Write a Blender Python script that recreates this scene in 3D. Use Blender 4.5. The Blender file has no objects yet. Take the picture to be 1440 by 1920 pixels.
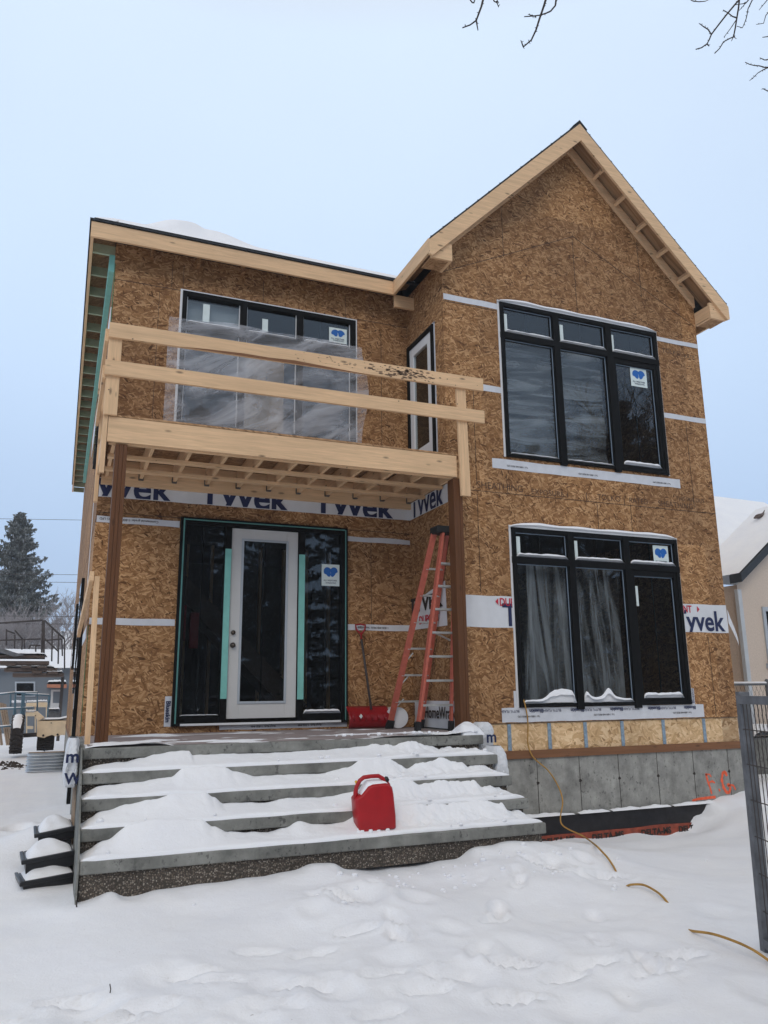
import bpy, bmesh, math, random
from mathutils import Vector, Matrix, noise
random.seed(7)
sc = bpy.context.scene
COL = sc.collection
R_ = math.radians
psin = lambda a: max(0., math.sin(a))
# ------------------------------------------------------------------ camera
F, RX, RZ, RO = 1462.5, 102.97, -22.33, -0.60
CAM = Vector((-4.46, -8.676, 0.38))
CM = Matrix.Rotation(R_(RZ), 3, 'Z') @ Matrix.Rotation(R_(RX), 3, 'X') @ Matrix.Rotation(R_(RO), 3, 'Z')
cd = bpy.data.cameras.new('camera'); cam = bpy.data.objects.new('camera', cd); COL.objects.link(cam)
cam.matrix_world = Matrix.Translation(CAM) @ CM.to_4x4()
cd.sensor_fit = 'VERTICAL'; cd.sensor_height = 36; cd.lens = F / 1920 * 36
cd.clip_start = 0.05; cd.clip_end = 2000
sc.camera = cam
def at(px, py, ax, val):
    q = CM @ Vector(((px - 720) / F, -(py - 960) / F, -1))
    i = 'XYZ'.index(ax); t = (val - CAM[i]) / q[i]
    return CAM + q * t
# ------------------------------------------------------------------ node helpers
class NT:
    def __init__(s, name):
        s.m = bpy.data.materials.new(name); s.m.use_nodes = True; s.t = s.m.node_tree; s.t.nodes.clear()
        s.out = s.n('ShaderNodeOutputMaterial')
    def n(s, typ, **k):
        nd = s.t.nodes.new(typ)
        for a, v in k.items(): setattr(nd, a, v)
        return nd
    def l(s, a, b): s.t.links.new(a, b)
    def set(s, sock, v):
        if hasattr(v, 'is_output') or isinstance(v, bpy.types.NodeSocket): s.l(v, sock)
        else: sock.default_value = v
    def math(s, op, a, b=0.0, c=0.0):
        nd = s.n('ShaderNodeMath', operation=op); s.set(nd.inputs[0], a); s.set(nd.inputs[1], b); s.set(nd.inputs[2], c); return nd.outputs[0]
    def mix(s, f, a, b, mode='MIX'):
        nd = s.n('ShaderNodeMix', data_type='RGBA', blend_type=mode)
        s.set(nd.inputs[0], f); s.set(nd.inputs[6], a); s.set(nd.inputs[7], b); return nd.outputs[2]
    def noise(s, vec, scale, detail=3, rough=.5, dist=0):
        nd = s.n('ShaderNodeTexNoise'); s.l(vec, nd.inputs['Vector'])
        nd.inputs['Scale'].default_value = scale; nd.inputs['Detail'].default_value = detail
        nd.inputs['Roughness'].default_value = rough; nd.inputs['Distortion'].default_value = dist; return nd.outputs['Fac']
    def ramp(s, f, *st):
        nd = s.n('ShaderNodeValToRGB'); s.l(f, nd.inputs[0]); e = nd.color_ramp.elements
        while len(e) < len(st): e.new(.5)
        for i, (p, c) in enumerate(st):
            e[i].position = p; e[i].color = (c, c, c, 1) if isinstance(c, (int, float)) else (*c, 1)
        return nd.outputs[0]
    def obj(s): return s.n('ShaderNodeTexCoord').outputs['Object']
    def xyz(s, v):
        nd = s.n('ShaderNodeSeparateXYZ'); s.l(v, nd.inputs[0]); return nd.outputs
    def comb(s, x, y, z=0.0):
        nd = s.n('ShaderNodeCombineXYZ'); s.set(nd.inputs[0], x); s.set(nd.inputs[1], y); s.set(nd.inputs[2], z); return nd.outputs[0]
    def mapping(s, v, rot=(0, 0, 0), sc=(1, 1, 1), loc=(0, 0, 0)):
        nd = s.n('ShaderNodeMapping'); s.l(v, nd.inputs[0]); nd.inputs['Rotation'].default_value = rot
        nd.inputs['Scale'].default_value = sc; nd.inputs['Location'].default_value = loc; return nd.outputs[0]
    def bsdf(s, col, rough=.7, metal=0, bump=None, bstr=.3, bdist=.01, spec=.4, **k):
        b = s.n('ShaderNodeBsdfPrincipled'); s.set(b.inputs['Base Color'], col if not isinstance(col, tuple) else (*col, 1))
        s.set(b.inputs['Roughness'], rough); b.inputs['Metallic'].default_value = metal
        b.inputs['Specular IOR Level'].default_value = spec
        for a, v in k.items(): b.inputs[a.replace('_', ' ')].default_value = v
        if bump is not None:
            bp = s.n('ShaderNodeBump'); bp.inputs['Strength'].default_value = bstr; bp.inputs['Distance'].default_value = bdist
            s.l(bump, bp.inputs['Height']); s.l(bp.outputs[0], b.inputs['Normal'])
        s.l(b.outputs[0], s.out.inputs[0]); s.b = b; return b
M = {}
def plain(name, col, rough=.6, metal=0, var=.12, scale=6, bump=0, spec=.4):
    t = NT(name); o = t.obj(); f = t.noise(o, scale, 4, .6)
    c = t.mix(t.ramp(f, (.3, 0.), (.7, 1.)), tuple(max(0, x * (1 - var)) for x in col) + (1,), tuple(min(1, x * (1 + var)) for x in col) + (1,))
    t.bsdf(c, rough, metal, f if bump else None, bump or .1, spec=spec); M[name] = t.m; return t.m
def osb(name, cols, mode='wall', sx=9, sy=34, marks=True):
    t = NT(name); o = t.obj(); x, y, z = t.xyz(o)
    if mode == 'wall': u, v = t.math('ADD', x, y), z
    else: u, v = t.math('MULTIPLY_ADD', z, 1.1, x), y
    p0 = t.comb(u, v, 0.)
    wob = t.n('ShaderNodeTexNoise'); t.l(p0, wob.inputs['Vector']); wob.inputs['Scale'].default_value = 5; wob.inputs['Detail'].default_value = 3
    off = t.n('ShaderNodeVectorMath', operation='MULTIPLY_ADD'); t.l(wob.outputs['Color'], off.inputs[0])
    off.inputs[1].default_value = (.012, .012, 0); t.l(p0, off.inputs[2]); p = off.outputs[0]
    val = None; hs = None
    for k, (ang, s1, s2, th) in enumerate([(4, sx * .7, sy * .6, 0), (-30, sx * .9, sy * .8, .5), (38, sx, sy * .9, .55), (-8, sx * .9, sy, .55), (-62, sx * 1.2, sy * 1.1, .72), (14, sx * 1.1, sy * 1.2, .66), (70, sx * 1.5, sy * 1.4, .82), (-22, sx * 1.5, sy * 1.6, .8), (48, sx * 1.9, sy * 2., .88)]):
        mp = t.mapping(p, (0, 0, R_(ang)), (1, 1, 1), (k * 3.1, k * 1.7, 0)); mp = t.mapping(mp, (0, 0, 0), (s1, s2, 1))
        vo = t.n('ShaderNodeTexVoronoi', voronoi_dimensions='2D'); t.l(mp, vo.inputs['Vector']); vo.inputs['Scale'].default_value = 1
        r, g, b = t.xyz(vo.outputs['Color'])
        fib = t.noise(t.mapping(mp, (0, 0, 0), (.5, 6, 1)), 1.5, 2)
        r = t.math('MULTIPLY_ADD', fib, .3, t.math('MULTIPLY', r, .8))
        if val is None: val = r
        else:
            msk = t.math('GREATER_THAN', g, th)
            val = t.math('ADD', t.math('MULTIPLY', val, t.math('SUBTRACT', 1., msk)), t.math('MULTIPLY', r, msk))
    c = t.ramp(val, (.13, cols[0]), (.21, cols[1]), (.58, cols[2]), (1., cols[3]))
    wn = t.n('ShaderNodeTexWhiteNoise', noise_dimensions='2D'); t.l(t.comb(t.math('FLOOR', t.math('DIVIDE', t.math('ADD', u, 20.2), 1.22)), t.math('FLOOR', t.math('DIVIDE', t.math('ADD', v, 19.54), 2.44))), wn.inputs['Vector'])
    if mode == 'wall': c = t.mix(1., c, t.ramp(wn.outputs['Value'], (0, (.76, .72, .68)), (1, (1.12, 1.08, 1.0))), 'MULTIPLY')
    big = t.ramp(t.noise(p0, .9, 4, .6), (.3, .82), (.7, 1.08)); c = t.mix(1., c, big, 'MULTIPLY')
    # faint printed nailing lines every 40 cm, as short dashes
    du = t.math('ABSOLUTE', t.math('SUBTRACT', t.math('FRACT', t.math('MULTIPLY', u, 2.46)), .5))
    ln = t.math('LESS_THAN', du, .008); dash = t.math('GREATER_THAN', t.math('FRACT', t.math('MULTIPLY', v, 9.)), .45)
    if marks: c = t.mix(t.math('MULTIPLY', t.math('MULTIPLY', ln, dash), .3), c, (.03, .02, .012, 1))
    t.bsdf(c, .75, 0, val, .25, .004, spec=.25); M[name] = t.m
osb('osb', [(.055, .020, .007), (.20, .094, .036), (.325, .170, .072), (.58, .36, .19)], sx=9, sy=40)
osb('osb_new', [(.26, .15, .07), (.48, .31, .16), (.62, .43, .25), (.76, .58, .38)], sx=7, sy=28, marks=False)
osb('osb_flat', [(.16, .085, .04), (.28, .155, .07), (.38, .215, .105), (.5, .31, .165)], mode='flat')
def wood(name, col, axis='X', dark=.55, knots=.9, rough=.65):
    t = NT(name); o = t.obj()
    s = {'X': (1.2, 22, 22), 'Y': (22, 1.2, 22), 'Z': (22, 22, 1.2)}[axis]
    g = t.noise(t.mapping(o, (0, 0, 0), s), 2.2, 4, .6, .4)
    c1 = tuple(x * .8 for x in col) + (1,); c2 = tuple(min(1, x * 1.1) for x in col) + (1,)
    c = t.mix(t.ramp(g, (.3, 0.), (.7, 1.)), c1, c2)
    b = t.noise(o, 1.3, 3); c = t.mix(t.ramp(b, (.35, .3), (.65, 0.)), c, tuple(x * .72 for x in col) + (1,))
    vo = t.n('ShaderNodeTexVoronoi'); t.l(t.mapping(o, (0, 0, 0), {'X': (3.2, 9, 9), 'Y': (9, 3.2, 9), 'Z': (9, 9, 3.2)}[axis]), vo.inputs['Vector']); vo.inputs['Scale'].default_value = 1
    kn = t.ramp(vo.outputs['Distance'], (.07, 1.), (.17, .0))
    r, gg, bb = t.xyz(vo.outputs['Color']); kn = t.math('MULTIPLY', kn, t.math('GREATER_THAN', r, .35))
    c = t.mix(t.math('MULTIPLY', kn, knots), c, tuple(x * .3 for x in col) + (1,))
    v2 = t.n('ShaderNodeTexVoronoi'); t.l(o, v2.inputs['Vector']); v2.inputs['Scale'].default_value = 7
    nl = t.math('MULTIPLY', t.math('LESS_THAN', v2.outputs['Distance'], .055), t.math('GREATER_THAN', t.xyz(v2.outputs['Color'])[1], .5))
    c = t.mix(t.math('MULTIPLY', nl, .85), c, (.05, .03, .02, 1))
    ws = t.ramp(t.noise(t.mapping(o, (0, 0, 0), tuple(q * .5 for q in s)), 1.1, 3, .6), (.56, 0.), (.66, .22)); c = t.mix(ws, c, tuple(x * .45 for x in col) + (1,))
    t.bsdf(c, rough, 0, g, .15, .003, spec=.3); M[name] = t.m
PINE = (.76, .50, .285)
for a in 'XYZ': wood('pine_' + a, PINE, a)
wood('treated', (.125, .048, .016), 'Z', knots=.6); wood('treated_X', (.22, .10, .045), 'X', knots=.7)
wood('weathered', (.40, .30, .22), 'Y')
wood('planks', (.10, .07, .055), 'X')
plain('black_frame', (.0035, .0035, .0035), .6, var=.3, scale=20, spec=.12)
plain('white_pvc', (.72, .73, .74), .4, var=.04)
plain('door_white', (.58, .575, .56), .45, var=.04, scale=3)
plain('door_trim', (.40, .44, .48), .5, var=.05)
plain('teal', (.20, .50, .44), .6, var=.08, scale=9)
plain('teal_dark', (.09, .25, .23), .6)
plain('green_line', (.02, .16, .07), .6)
plain('ink', (.012, .02, .075), .6, var=.1)
plain('black_ink', (.03, .022, .018), .8)
plain('stamp_ink', (.085, .045, .025), .8, var=.4, scale=40)
plain('red_ink', (.50, .02, .045), .6, var=.1)
plain('blue_logo', (.012, .12, .42), .5, var=.05)
plain('sticker', (.66, .74, .72), .5, var=.04)
plain('membrane_black', (.014, .012, .013), .38, var=.4, scale=12, bump=.4)
plain('membrane_orange', (.27, .055, .028), .55, var=.35, scale=14, bump=.5)
plain('spray_orange', (.95, .13, .05), .6, var=.25, scale=25)
plain('zinc', (.50, .53, .56), .4, .5, .1, 5)
plain('galv', (.125, .13, .14), .6, .2, .35, 9, spec=.5)
plain('hanger', (.12, .12, .12), .5, .6)
plain('blue_strap', (.22, .30, .38), .6, var=.3, scale=30)
plain('rubber', (.012, .012, .012), .75, bump=.3)
plain('tyre', (.03, .024, .022), .9, var=.4, scale=20, bump=.5)
plain('ladder_orange', (.46, .115, .075), .55, var=.16, scale=18, bump=.1)
plain('alu', (.50, .50, .48), .45, .6, .12, 12)
plain('shovel_red', (.27, .008, .012), .35, var=.15)
plain('can_red', (.37, .003, .007), .42, var=.12, scale=8, spec=.45)
plain('yellow', (.70, .42, .03), .5)
plain('cord', (.42, .225, .045), .5, var=.2, scale=8)
plain('cream', (.80, .64, .44), .55, var=.12, scale=5)
plain('steel_dark', (.055, .045, .042), .7, var=.3)
plain('steel_blue', (.07, .14, .19), .55, var=.2)
plain('siding_blue', (.15, .17, .19), .8, var=.1, scale=2)
plain('terracotta', (.42, .17, .10), .8)
plain('dark_trim', (.03, .036, .045), .6, var=.2)
plain('downspout', (.50, .53, .56), .45, var=.06)
plain('bird_brown', (.11, .085, .075), .8, var=.35, scale=30)
plain('shingle', (.03, .033, .037), .9, var=.4, scale=30, bump=.6)
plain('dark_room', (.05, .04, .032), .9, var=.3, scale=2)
plain('soil', (.05, .038, .03), .95, var=.4, scale=30, bump=.6)
plain('bark', (.055, .043, .038), .95, var=.3, scale=30, bump=.5)
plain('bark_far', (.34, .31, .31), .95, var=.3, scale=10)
plain('insulation', (.30, .25, .24), .8, var=.12, scale=3, bump=.1)
plain('wrap_white', (.66, .67, .69), .5, var=.08, scale=3, bump=.3)
plain('tape_white', (.62, .63, .66), .45, var=.07, scale=8, bump=.15)
plain('black_plastic', (.012, .012, .014), .3, var=.3, bump=.1)
plain('brass', (.10, .085, .07), .35, .8)
plain('bluescreen', (.20, .26, .33), .6)
def mk_needles():
    t = NT('needles'); o = t.obj(); f = t.noise(o, 2.2, 4); g = t.n('ShaderNodeNewGeometry')
    up = t.xyz(g.outputs['Normal'])[2]; r = t.n('ShaderNodeObjectInfo')
    c = t.mix(t.ramp(f, (.35, 0.), (.65, 1.)), (.050, .058, .050, 1), (.095, .105, .092, 1))
    fr = t.ramp(t.noise(o, 4.5, 5, .7), (.50, 0.), (.66, .8)); c = t.mix(fr, c, (.50, .51, .54, 1))
    t.bsdf(c, .85); M['needles'] = t.m
mk_needles()
def mk_snow(name, foot=False):
    t = NT(name); o = t.obj(); f = t.noise(o, 9, 6, .65); f2 = t.noise(o, 70, 3, .6); f3 = t.noise(o, 2.2, 4, .55)
    h = t.math('ADD', t.math('MULTIPLY', f, .6), t.math('ADD', t.math('MULTIPLY', f2, .2), t.math('MULTIPLY', f3, .5)))
    c = t.mix(t.ramp(f3, (.3, 0.), (.7, 1.)), (.84, .85, .88, 1), (.89, .895, .905, 1))
    if foot:  # specks of dirt and trodden-in grit
        sp = t.ramp(t.noise(o, 46, 2, .5), (.735, 0.), (.76, 1.)); zone = t.ramp(t.noise(o, 1.1, 2), (.50, 0.), (.62, .55))
        c = t.mix(t.math('MULTIPLY', sp, zone), c, (.28, .25, .22, 1))
    t.bsdf(c, .78, 0, h, .5, .03, spec=.25); M[name] = t.m
mk_snow('snow'); mk_snow('snow_ground', True)
def mk_concrete(name, base, agg=False):
    t = NT(name); o = t.obj(); f = t.noise(o, 3, 6, .65); st = t.noise(t.mapping(o, (0, 0, 0), (5, 5, .6)), 1.5, 4, .6)
    c = t.mix(t.ramp(f, (.3, 0.), (.7, 1.)), tuple(x * .72 for x in base) + (1,), tuple(x * 1.25 for x in base) + (1,))
    c = t.mix(t.ramp(st, (.35, .35), (.6, 0.)), c, tuple(x * .55 for x in base) + (1,))
    if agg:
        vo = t.n('ShaderNodeTexVoronoi'); t.l(o, vo.inputs['Vector']); vo.inputs['Scale'].default_value = 75
        r, g, b = t.xyz(vo.outputs['Color'])
        pc = t.ramp(r, (0, (.06, .045, .035)), (.35, (.13, .10, .078)), (.7, (.22, .18, .14)), (1, (.42, .37, .31)))
        edge = t.ramp(vo.outputs['Distance'], (.35, 0.), (.6, 1.)); c = t.mix(edge, pc, (.06, .05, .04, 1))
        c = t.mix(1., c, t.ramp(t.noise(o, 2.5, 3), (.3, .7), (.7, 1.15)), 'MULTIPLY')
        t.bsdf(c, .85, 0, t.math('SUBTRACT', 1., vo.outputs['Distance']), .8, .006)
    else:
        bl = t.ramp(t.noise(o, 4.5, 5, .7), (.3, .62), (.5, 1.), (.72, 1.25)); c = t.mix(1., c, bl, 'MULTIPLY')
        pit = t.ramp(t.noise(t.mapping(o, (0, 0, 0), (1, 1, .7)), 20, 5, .7), (.57, 0.), (.64, .8))
        patch = t.ramp(t.noise(o, 1.7, 3), (.36, 0.), (.55, 1.))
        c = t.mix(t.math('MULTIPLY', pit, patch), c, (.05, .048, .046, 1)); t.bsdf(c, .85, 0, f, .3, .01)
    M[name] = t.m
mk_concrete('concrete', (.215, .215, .195)); mk_concrete('concrete_wall', (.31, .305, .28)); mk_concrete('aggregate', (.15, .12, .1), True)
plain('stucco', (.60, .50, .415), .9, var=.07, scale=30, bump=.5)
def mk_glass(name, tint=(.82, .84, .84), refl=.042, op=1.):
    t = NT(name); tr = t.n('ShaderNodeBsdfTransparent'); tr.inputs[0].default_value = (*tint, 1)
    gl = t.n('ShaderNodeBsdfGlossy'); gl.inputs['Roughness'].default_value = .01; gl.inputs['Color'].default_value = (.9, .95, 1, 1)
    o = t.obj(); bp = t.n('ShaderNodeBump'); bp.inputs['Strength'].default_value = .05; bp.inputs['Distance'].default_value = .02
    
    ge = t.n('ShaderNodeNewGeometry'); dt = t.n('ShaderNodeVectorMath', operation='DOT_PRODUCT'); t.l(ge.outputs['Normal'], dt.inputs[0]); t.l(ge.outputs['Incoming'], dt.inputs[1])
    k = t.math('POWER', t.math('SUBTRACT', 1., t.math('ABSOLUTE', dt.outputs['Value'])), 5.); fr = t.math('MULTIPLY_ADD', k, 1 - refl, refl)
    mx = t.n('ShaderNodeMixShader'); t.l(fr, mx.inputs[0]); t.l(tr.outputs[0], mx.inputs[1]); t.l(gl.outputs[0], mx.inputs[2])
    t.l(mx.outputs[0], t.out.inputs[0]); M[name] = t.m
mk_glass('glass'); mk_glass('glass_far', (.1, .1, .1))
def mk_poly(name, lo, hi, sc_, col=(.75, .76, .8), rot=0):
    t = NT(name); o = t.obj(); tr = t.n('ShaderNodeBsdfTransparent')
    f = t.noise(t.mapping(t.mapping(o, (0, R_(rot), 0)), (0, 0, 0), sc_), 1.6, 5, .6, .8)
    pb = t.n('ShaderNodeBsdfPrincipled'); pb.inputs['Base Color'].default_value = (*col, 1); pb.inputs['Roughness'].default_value = .3
    bp = t.n('ShaderNodeBump'); bp.inputs['Strength'].default_value = .7; bp.inputs['Distance'].default_value = .05; t.l(f, bp.inputs['Height']); t.l(bp.outputs[0], pb.inputs['Normal'])
    mx = t.n('ShaderNodeMixShader'); t.l(t.ramp(f, (.40, lo), (.66, hi)), mx.inputs[0]); t.l(tr.outputs[0], mx.inputs[1]); t.l(pb.outputs[0], mx.inputs[2])  # streaky opacity paints in the bright highlights along the creases
    t.l(mx.outputs[0], t.out.inputs[0]); M[name] = t.m
mk_poly('poly_out', .12, .48, (.7, 1, 2.2), rot=24); mk_poly('poly_in_up', .05, .6, (.45, 1, 3.4), rot=4); mk_poly('poly_in_low', .04, .65, (4, 1, .35), rot=3)
# ------------------------------------------------------------------ mesh builder
EACH = {'rafter_tail', 'snow', 'tie_strap', 'stud', 'slat', 'strapping', 'interior', 'brace', 'bolt_hole', 'rib', 'support', 'foam_strip', 'handle', 'snow_ledge', 'rail', 'step', 'plank', 'paper_label', 'jacket', 'badge', 'frame_bar', 'spacer', 'muntin', 'nailing_flange', 'soffit', 'side_wall', 'sill_flashing', 'sill_plate', 'painted_marks', 'roof'}
class MB:
    def __init__(s): s.v = []; s.f = []; s.mi = []; s.mats = []; s.cur = 0
    def mat(s, m):
        if m not in s.mats: s.mats.append(m)
        s.cur = s.mats.index(m); return s
    def poly(s, pts, faces):
        b = len(s.v); s.v += [tuple(p) for p in pts]
        for f in faces: s.f.append([b + i for i in f]); s.mi.append(s.cur)
        return s
    def box(s, x0, x1, y0, y1, z0, z1, M_=None):
        p = [Vector((x, y, z)) for z in (z0, z1) for y in (y0, y1) for x in (x0, x1)]
        if M_: p = [M_ @ q for q in p]
        return s.poly(p, [(0, 2, 3, 1), (4, 5, 7, 6), (0, 1, 5, 4), (2, 6, 7, 3), (0, 4, 6, 2), (1, 3, 7, 5)])
    def prism(s, pts, d):  # polygon pts (3D) extruded by vector d
        n = len(pts); d = Vector(d); P = [Vector(p) for p in pts]; P += [p + d for p in P]
        return s.poly(P, [tuple(range(n)), tuple(range(2 * n - 1, n - 1, -1))] + [(i, i + n, (i + 1) % n + n, (i + 1) % n) for i in range(n)])
    def beam(s, a, b, w, h, up=(0, 0, 1)):  # rectangular bar from a to b
        a = Vector(a); b = Vector(b); d = (b - a).normalized(); u = Vector(up); sd = d.cross(u)
        if sd.length < 1e-4: sd = d.cross(Vector((0, 1, 0)))
        sd.normalize(); u = sd.cross(d).normalized(); P = []
        for q in (a, b):
            for i, j in ((-1, -1), (1, -1), (1, 1), (-1, 1)): P.append(q + sd * i * w / 2 + u * j * h / 2)
        return s.poly(P, [(0, 1, 2, 3), (7, 6, 5, 4), (0, 4, 5, 1), (1, 5, 6, 2), (2, 6, 7, 3), (3, 7, 4, 0)])
    def tube(s, pts, r, n=8, cap=True):
        P = [Vector(p) for p in pts]; rs = r if isinstance(r, (list, tuple)) else [r] * len(P); rings = []; b = len(s.v)
        up = None
        for i, p in enumerate(P):
            d = (P[min(i + 1, len(P) - 1)] - P[max(i - 1, 0)]).normalized()
            if up is None:
                up = Vector((0, 0, 1)) if abs(d.z) < .9 else Vector((1, 0, 0))
            sd = d.cross(up).normalized(); up = sd.cross(d).normalized()
            for k in range(n):
                a = 2 * math.pi * k / n; s.v.append(tuple(p + (sd * math.cos(a) + up * math.sin(a)) * rs[i]))
        for i in range(len(P) - 1):
            for k in range(n):
                s.f.append([b + i * n + k, b + i * n + (k + 1) % n, b + (i + 1) * n + (k + 1) % n, b + (i + 1) * n + k]); s.mi.append(s.cur)
        if cap:
            s.f.append([b + k for k in range(n)][::-1]); s.mi.append(s.cur)
            s.f.append([b + (len(P) - 1) * n + k for k in range(n)]); s.mi.append(s.cur)
        return s
    def grid(s, fn, nu, nv):
        b = len(s.v)
        for j in range(nv + 1):
            for i in range(nu + 1): s.v.append(tuple(fn(i / nu, j / nv)))
        for j in range(nv):
            for i in range(nu):
                a = b + j * (nu + 1) + i; s.f.append([a, a + 1, a + nu + 2, a + nu + 1]); s.mi.append(s.cur)
        return s
    def islands(s):
        par = list(range(len(s.v)))
        def fd(a):
            while par[a] != a: par[a] = par[par[a]]; a = par[a]
            return a
        for f in s.f:
            r = fd(f[0])
            for i in f[1:]: par[fd(i)] = r
        gr = {}
        for k, f in enumerate(s.f): gr.setdefault(fd(f[0]), []).append(k)
        res = []
        for ks in gr.values():
            m = MB(); m.mats = list(s.mats); mp = {}
            for k in ks:
                ff = []
                for i in s.f[k]:
                    if i not in mp: mp[i] = len(m.v); m.v.append(s.v[i])
                    ff.append(mp[i])
                m.f.append(ff); m.mi.append(s.mi[k])
            res.append(m)
        return res
    def each(s, name, parent=None, smooth=False, bevel=0, label=None):   # one object per separate piece
        return [m.build(name, parent, smooth, bevel, label) for m in s.islands()]
    def build(s, name, parent=None, smooth=False, bevel=0, label=None):
        if parent is not None and name in EACH and len(s.v) < 4000:
            m = s.islands()
            if len(m) > 1: return [q.build('_' + name if 0 else name, parent, smooth, bevel, label) if len(q.islands()) == 1 else None for q in m][0]
        me = bpy.data.meshes.new(name); me.from_pydata(s.v, [], s.f)
        for m in (s.mats or ['black_frame']): me.materials.append(M[m])
        me.polygons.foreach_set('material_index', s.mi)
        if smooth: me.polygons.foreach_set('use_smooth', [True] * len(s.f))
        me.update(); o = bpy.data.objects.new(name, me); COL.objects.link(o)
        if bevel:
            b = o.modifiers.new('bevel', 'BEVEL'); b.width = bevel; b.segments = 2; b.limit_method = 'ANGLE'; b.angle_limit = R_(40)
        if parent: put(o, parent)
        if label: o['label'] = label
        return o
def wloc(o):
    v = Vector(o.location)
    while o.parent: o = o.parent; v = v + o.location
    return v
def put(o, parent):   # vertices are in world coordinates; parents are never rotated
    o.parent = parent; o.location = -wloc(parent) + o.location
def mb(m): return MB().mat(m)
def thing(name, loc, label, cat, group=None, parent=None):
    o = bpy.data.objects.new(name, None); COL.objects.link(o); o.location = loc; o.empty_display_size = .2
    if label: tag(o, label, cat, group)
    return o
def tag(o, label, cat, group=None, kind=None):
    if label: o['label'] = label
    if cat: o['category'] = cat
    if group: o['group'] = group
    if kind: o['kind'] = kind
    return o
def node(name, parent, loc):   # an Empty part
    o = bpy.data.objects.new(name, None); COL.objects.link(o); o.empty_display_size = .1; o.parent = parent; o.location = Vector(loc) - wloc(parent); return o
FONTS = {}
def text(txt, size, m, mat_, name, parent=None, ext=.0006, bold=.0, clip=None, sx=1.0, cx=None):
    """text laid out in local XY from its lower-left corner; mat_ is the world matrix; clip=(ymin,ymax) local"""
    cu = bpy.data.curves.new('t', 'FONT'); cu.body = txt; cu.size = size; cu.offset = bold; cu.extrude = ext; cu.resolution_u = 4
    ob = bpy.data.objects.new('t', cu); COL.objects.link(ob)
    me = bpy.data.meshes.new_from_object(ob.evaluated_get(bpy.context.evaluated_depsgraph_get())); bpy.data.objects.remove(ob)
    me.name = name; bm = bmesh.new(); bm.from_mesh(me)
    if clip:
        for y, sgn in ((clip[0], -1), (clip[1], 1)):
            bmesh.ops.bisect_plane(bm, geom=bm.verts[:] + bm.edges[:] + bm.faces[:], plane_co=(0, y, 0), plane_no=(0, sgn, 0), clear_outer=True)
    bmesh.ops.transform(bm, matrix=mat_ @ Matrix.Diagonal((sx, 1, 1, 1)), verts=bm.verts[:])
    if cx:
        for x, sgn in ((cx[0], -1), (cx[1], 1)):
            bmesh.ops.bisect_plane(bm, geom=bm.verts[:] + bm.edges[:] + bm.faces[:], plane_co=(x, 0, 0), plane_no=(sgn, 0, 0), clear_outer=True)
    bm.to_mesh(me); bm.free()
    me.materials.clear(); me.materials.append(M[m]); o = bpy.data.objects.new(name, me); COL.objects.link(o)
    if parent: put(o, parent)
    return o
def wallM(x, y, z, rot=0, tilt=0):   # text plane standing in XZ (facing -Y); rot = turn in plane; tilt = about Z
    return Matrix.Translation((x, y, z)) @ Matrix.Rotation(R_(tilt), 4, 'Z') @ Matrix.Rotation(R_(90), 4, 'X') @ Matrix.Rotation(R_(rot), 4, 'Z')
def lerp(pts, x):
    if x <= pts[0][0]: return pts[0][1]
    for (a, b), (c, d) in zip(pts, pts[1:]):
        if x <= c:
            t = (x - a) / (c - a); t = t * t * (3 - 2 * t); return b + (d - b) * t
    return pts[-1][1]
def nz(x, y, z=0., s=1.): return noise.noise(Vector((x * s, y * s, z)))
def fbm(x, y, z=0., s=1., o=4): return noise.fractal(Vector((x * s, y * s, z)), 1.0, 2.0, o)
# ================================================================== HOUSE
W, D, XL, BK = 4.484, 1.212, -4.187, 14.4
EZ, RZD, OX, EY, EY2, EXL = 6.254, 8.774, .313, -.323, .88, -4.509
house = thing('house', (0, 0, -1.1), 'unfinished two-storey house sheathed in bare brown strand board with black windows, behind the concrete steps', 'house')
def wall_y(name, x0, x1, z0, z1, y, holes, m='osb', th=.14, top=None, seams=(), parent=house):
    """wall in the XZ plane at y, front facing -Y, holes=(x0,x1,z0,z1); top=gable polygon apex points"""
    b = mb(m); xs = sorted({x0, x1, *[h[0] for h in holes], *[h[1] for h in holes]}); zs = sorted({z0, z1, *[h[2] for h in holes], *[h[3] for h in holes]})
    for i in range(len(xs) - 1):
        for j in range(len(zs) - 1):
            a, c, e, f = xs[i], xs[i + 1], zs[j], zs[j + 1]
            if any(h[0] < (a + c) / 2 < h[1] and h[2] < (e + f) / 2 < h[3] for h in holes): continue
            b.poly([(a, y, e), (c, y, e), (c, y, f), (a, y, f)], [(0, 1, 2, 3)])
            b.poly([(a, y + th, e), (c, y + th, e), (c, y + th, f), (a, y + th, f)], [(3, 2, 1, 0)])
    for h in holes:
        b.poly([(h[0], y, h[2]), (h[1], y, h[2]), (h[1], y, h[3]), (h[0], y, h[3]), (h[0], y + th, h[2]), (h[1], y + th, h[2]), (h[1], y + th, h[3]), (h[0], y + th, h[3])],
               [(0, 4, 5, 1), (1, 5, 6, 2), (2, 6, 7, 3), (3, 7, 4, 0)])
    if top: b.prism([(x0, y, z1), *top, (x1, y, z1)][::-1], (0, th, 0))
    b.mat('black_ink')
    for s in seams: b.beam((s[0], y - .001, s[1]), (s[2], y - .001, s[3]), .005, .006 if abs(s[1] - s[3]) < .01 or abs(s[0] - s[2]) > .01 else .005, (0, 0, 1) if abs(s[0] - s[2]) > .01 else (1, 0, 0))
    return b.build(name, parent)
UW = (.88, 3.643, 3.44, 5.713); LW = (.897, 3.655, .169, 2.472)
sl = (RZD - EZ) / (W / 2 + OX)
def gz(x): return EZ - .22 + (min(x, W - x) + OX) * sl
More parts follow.
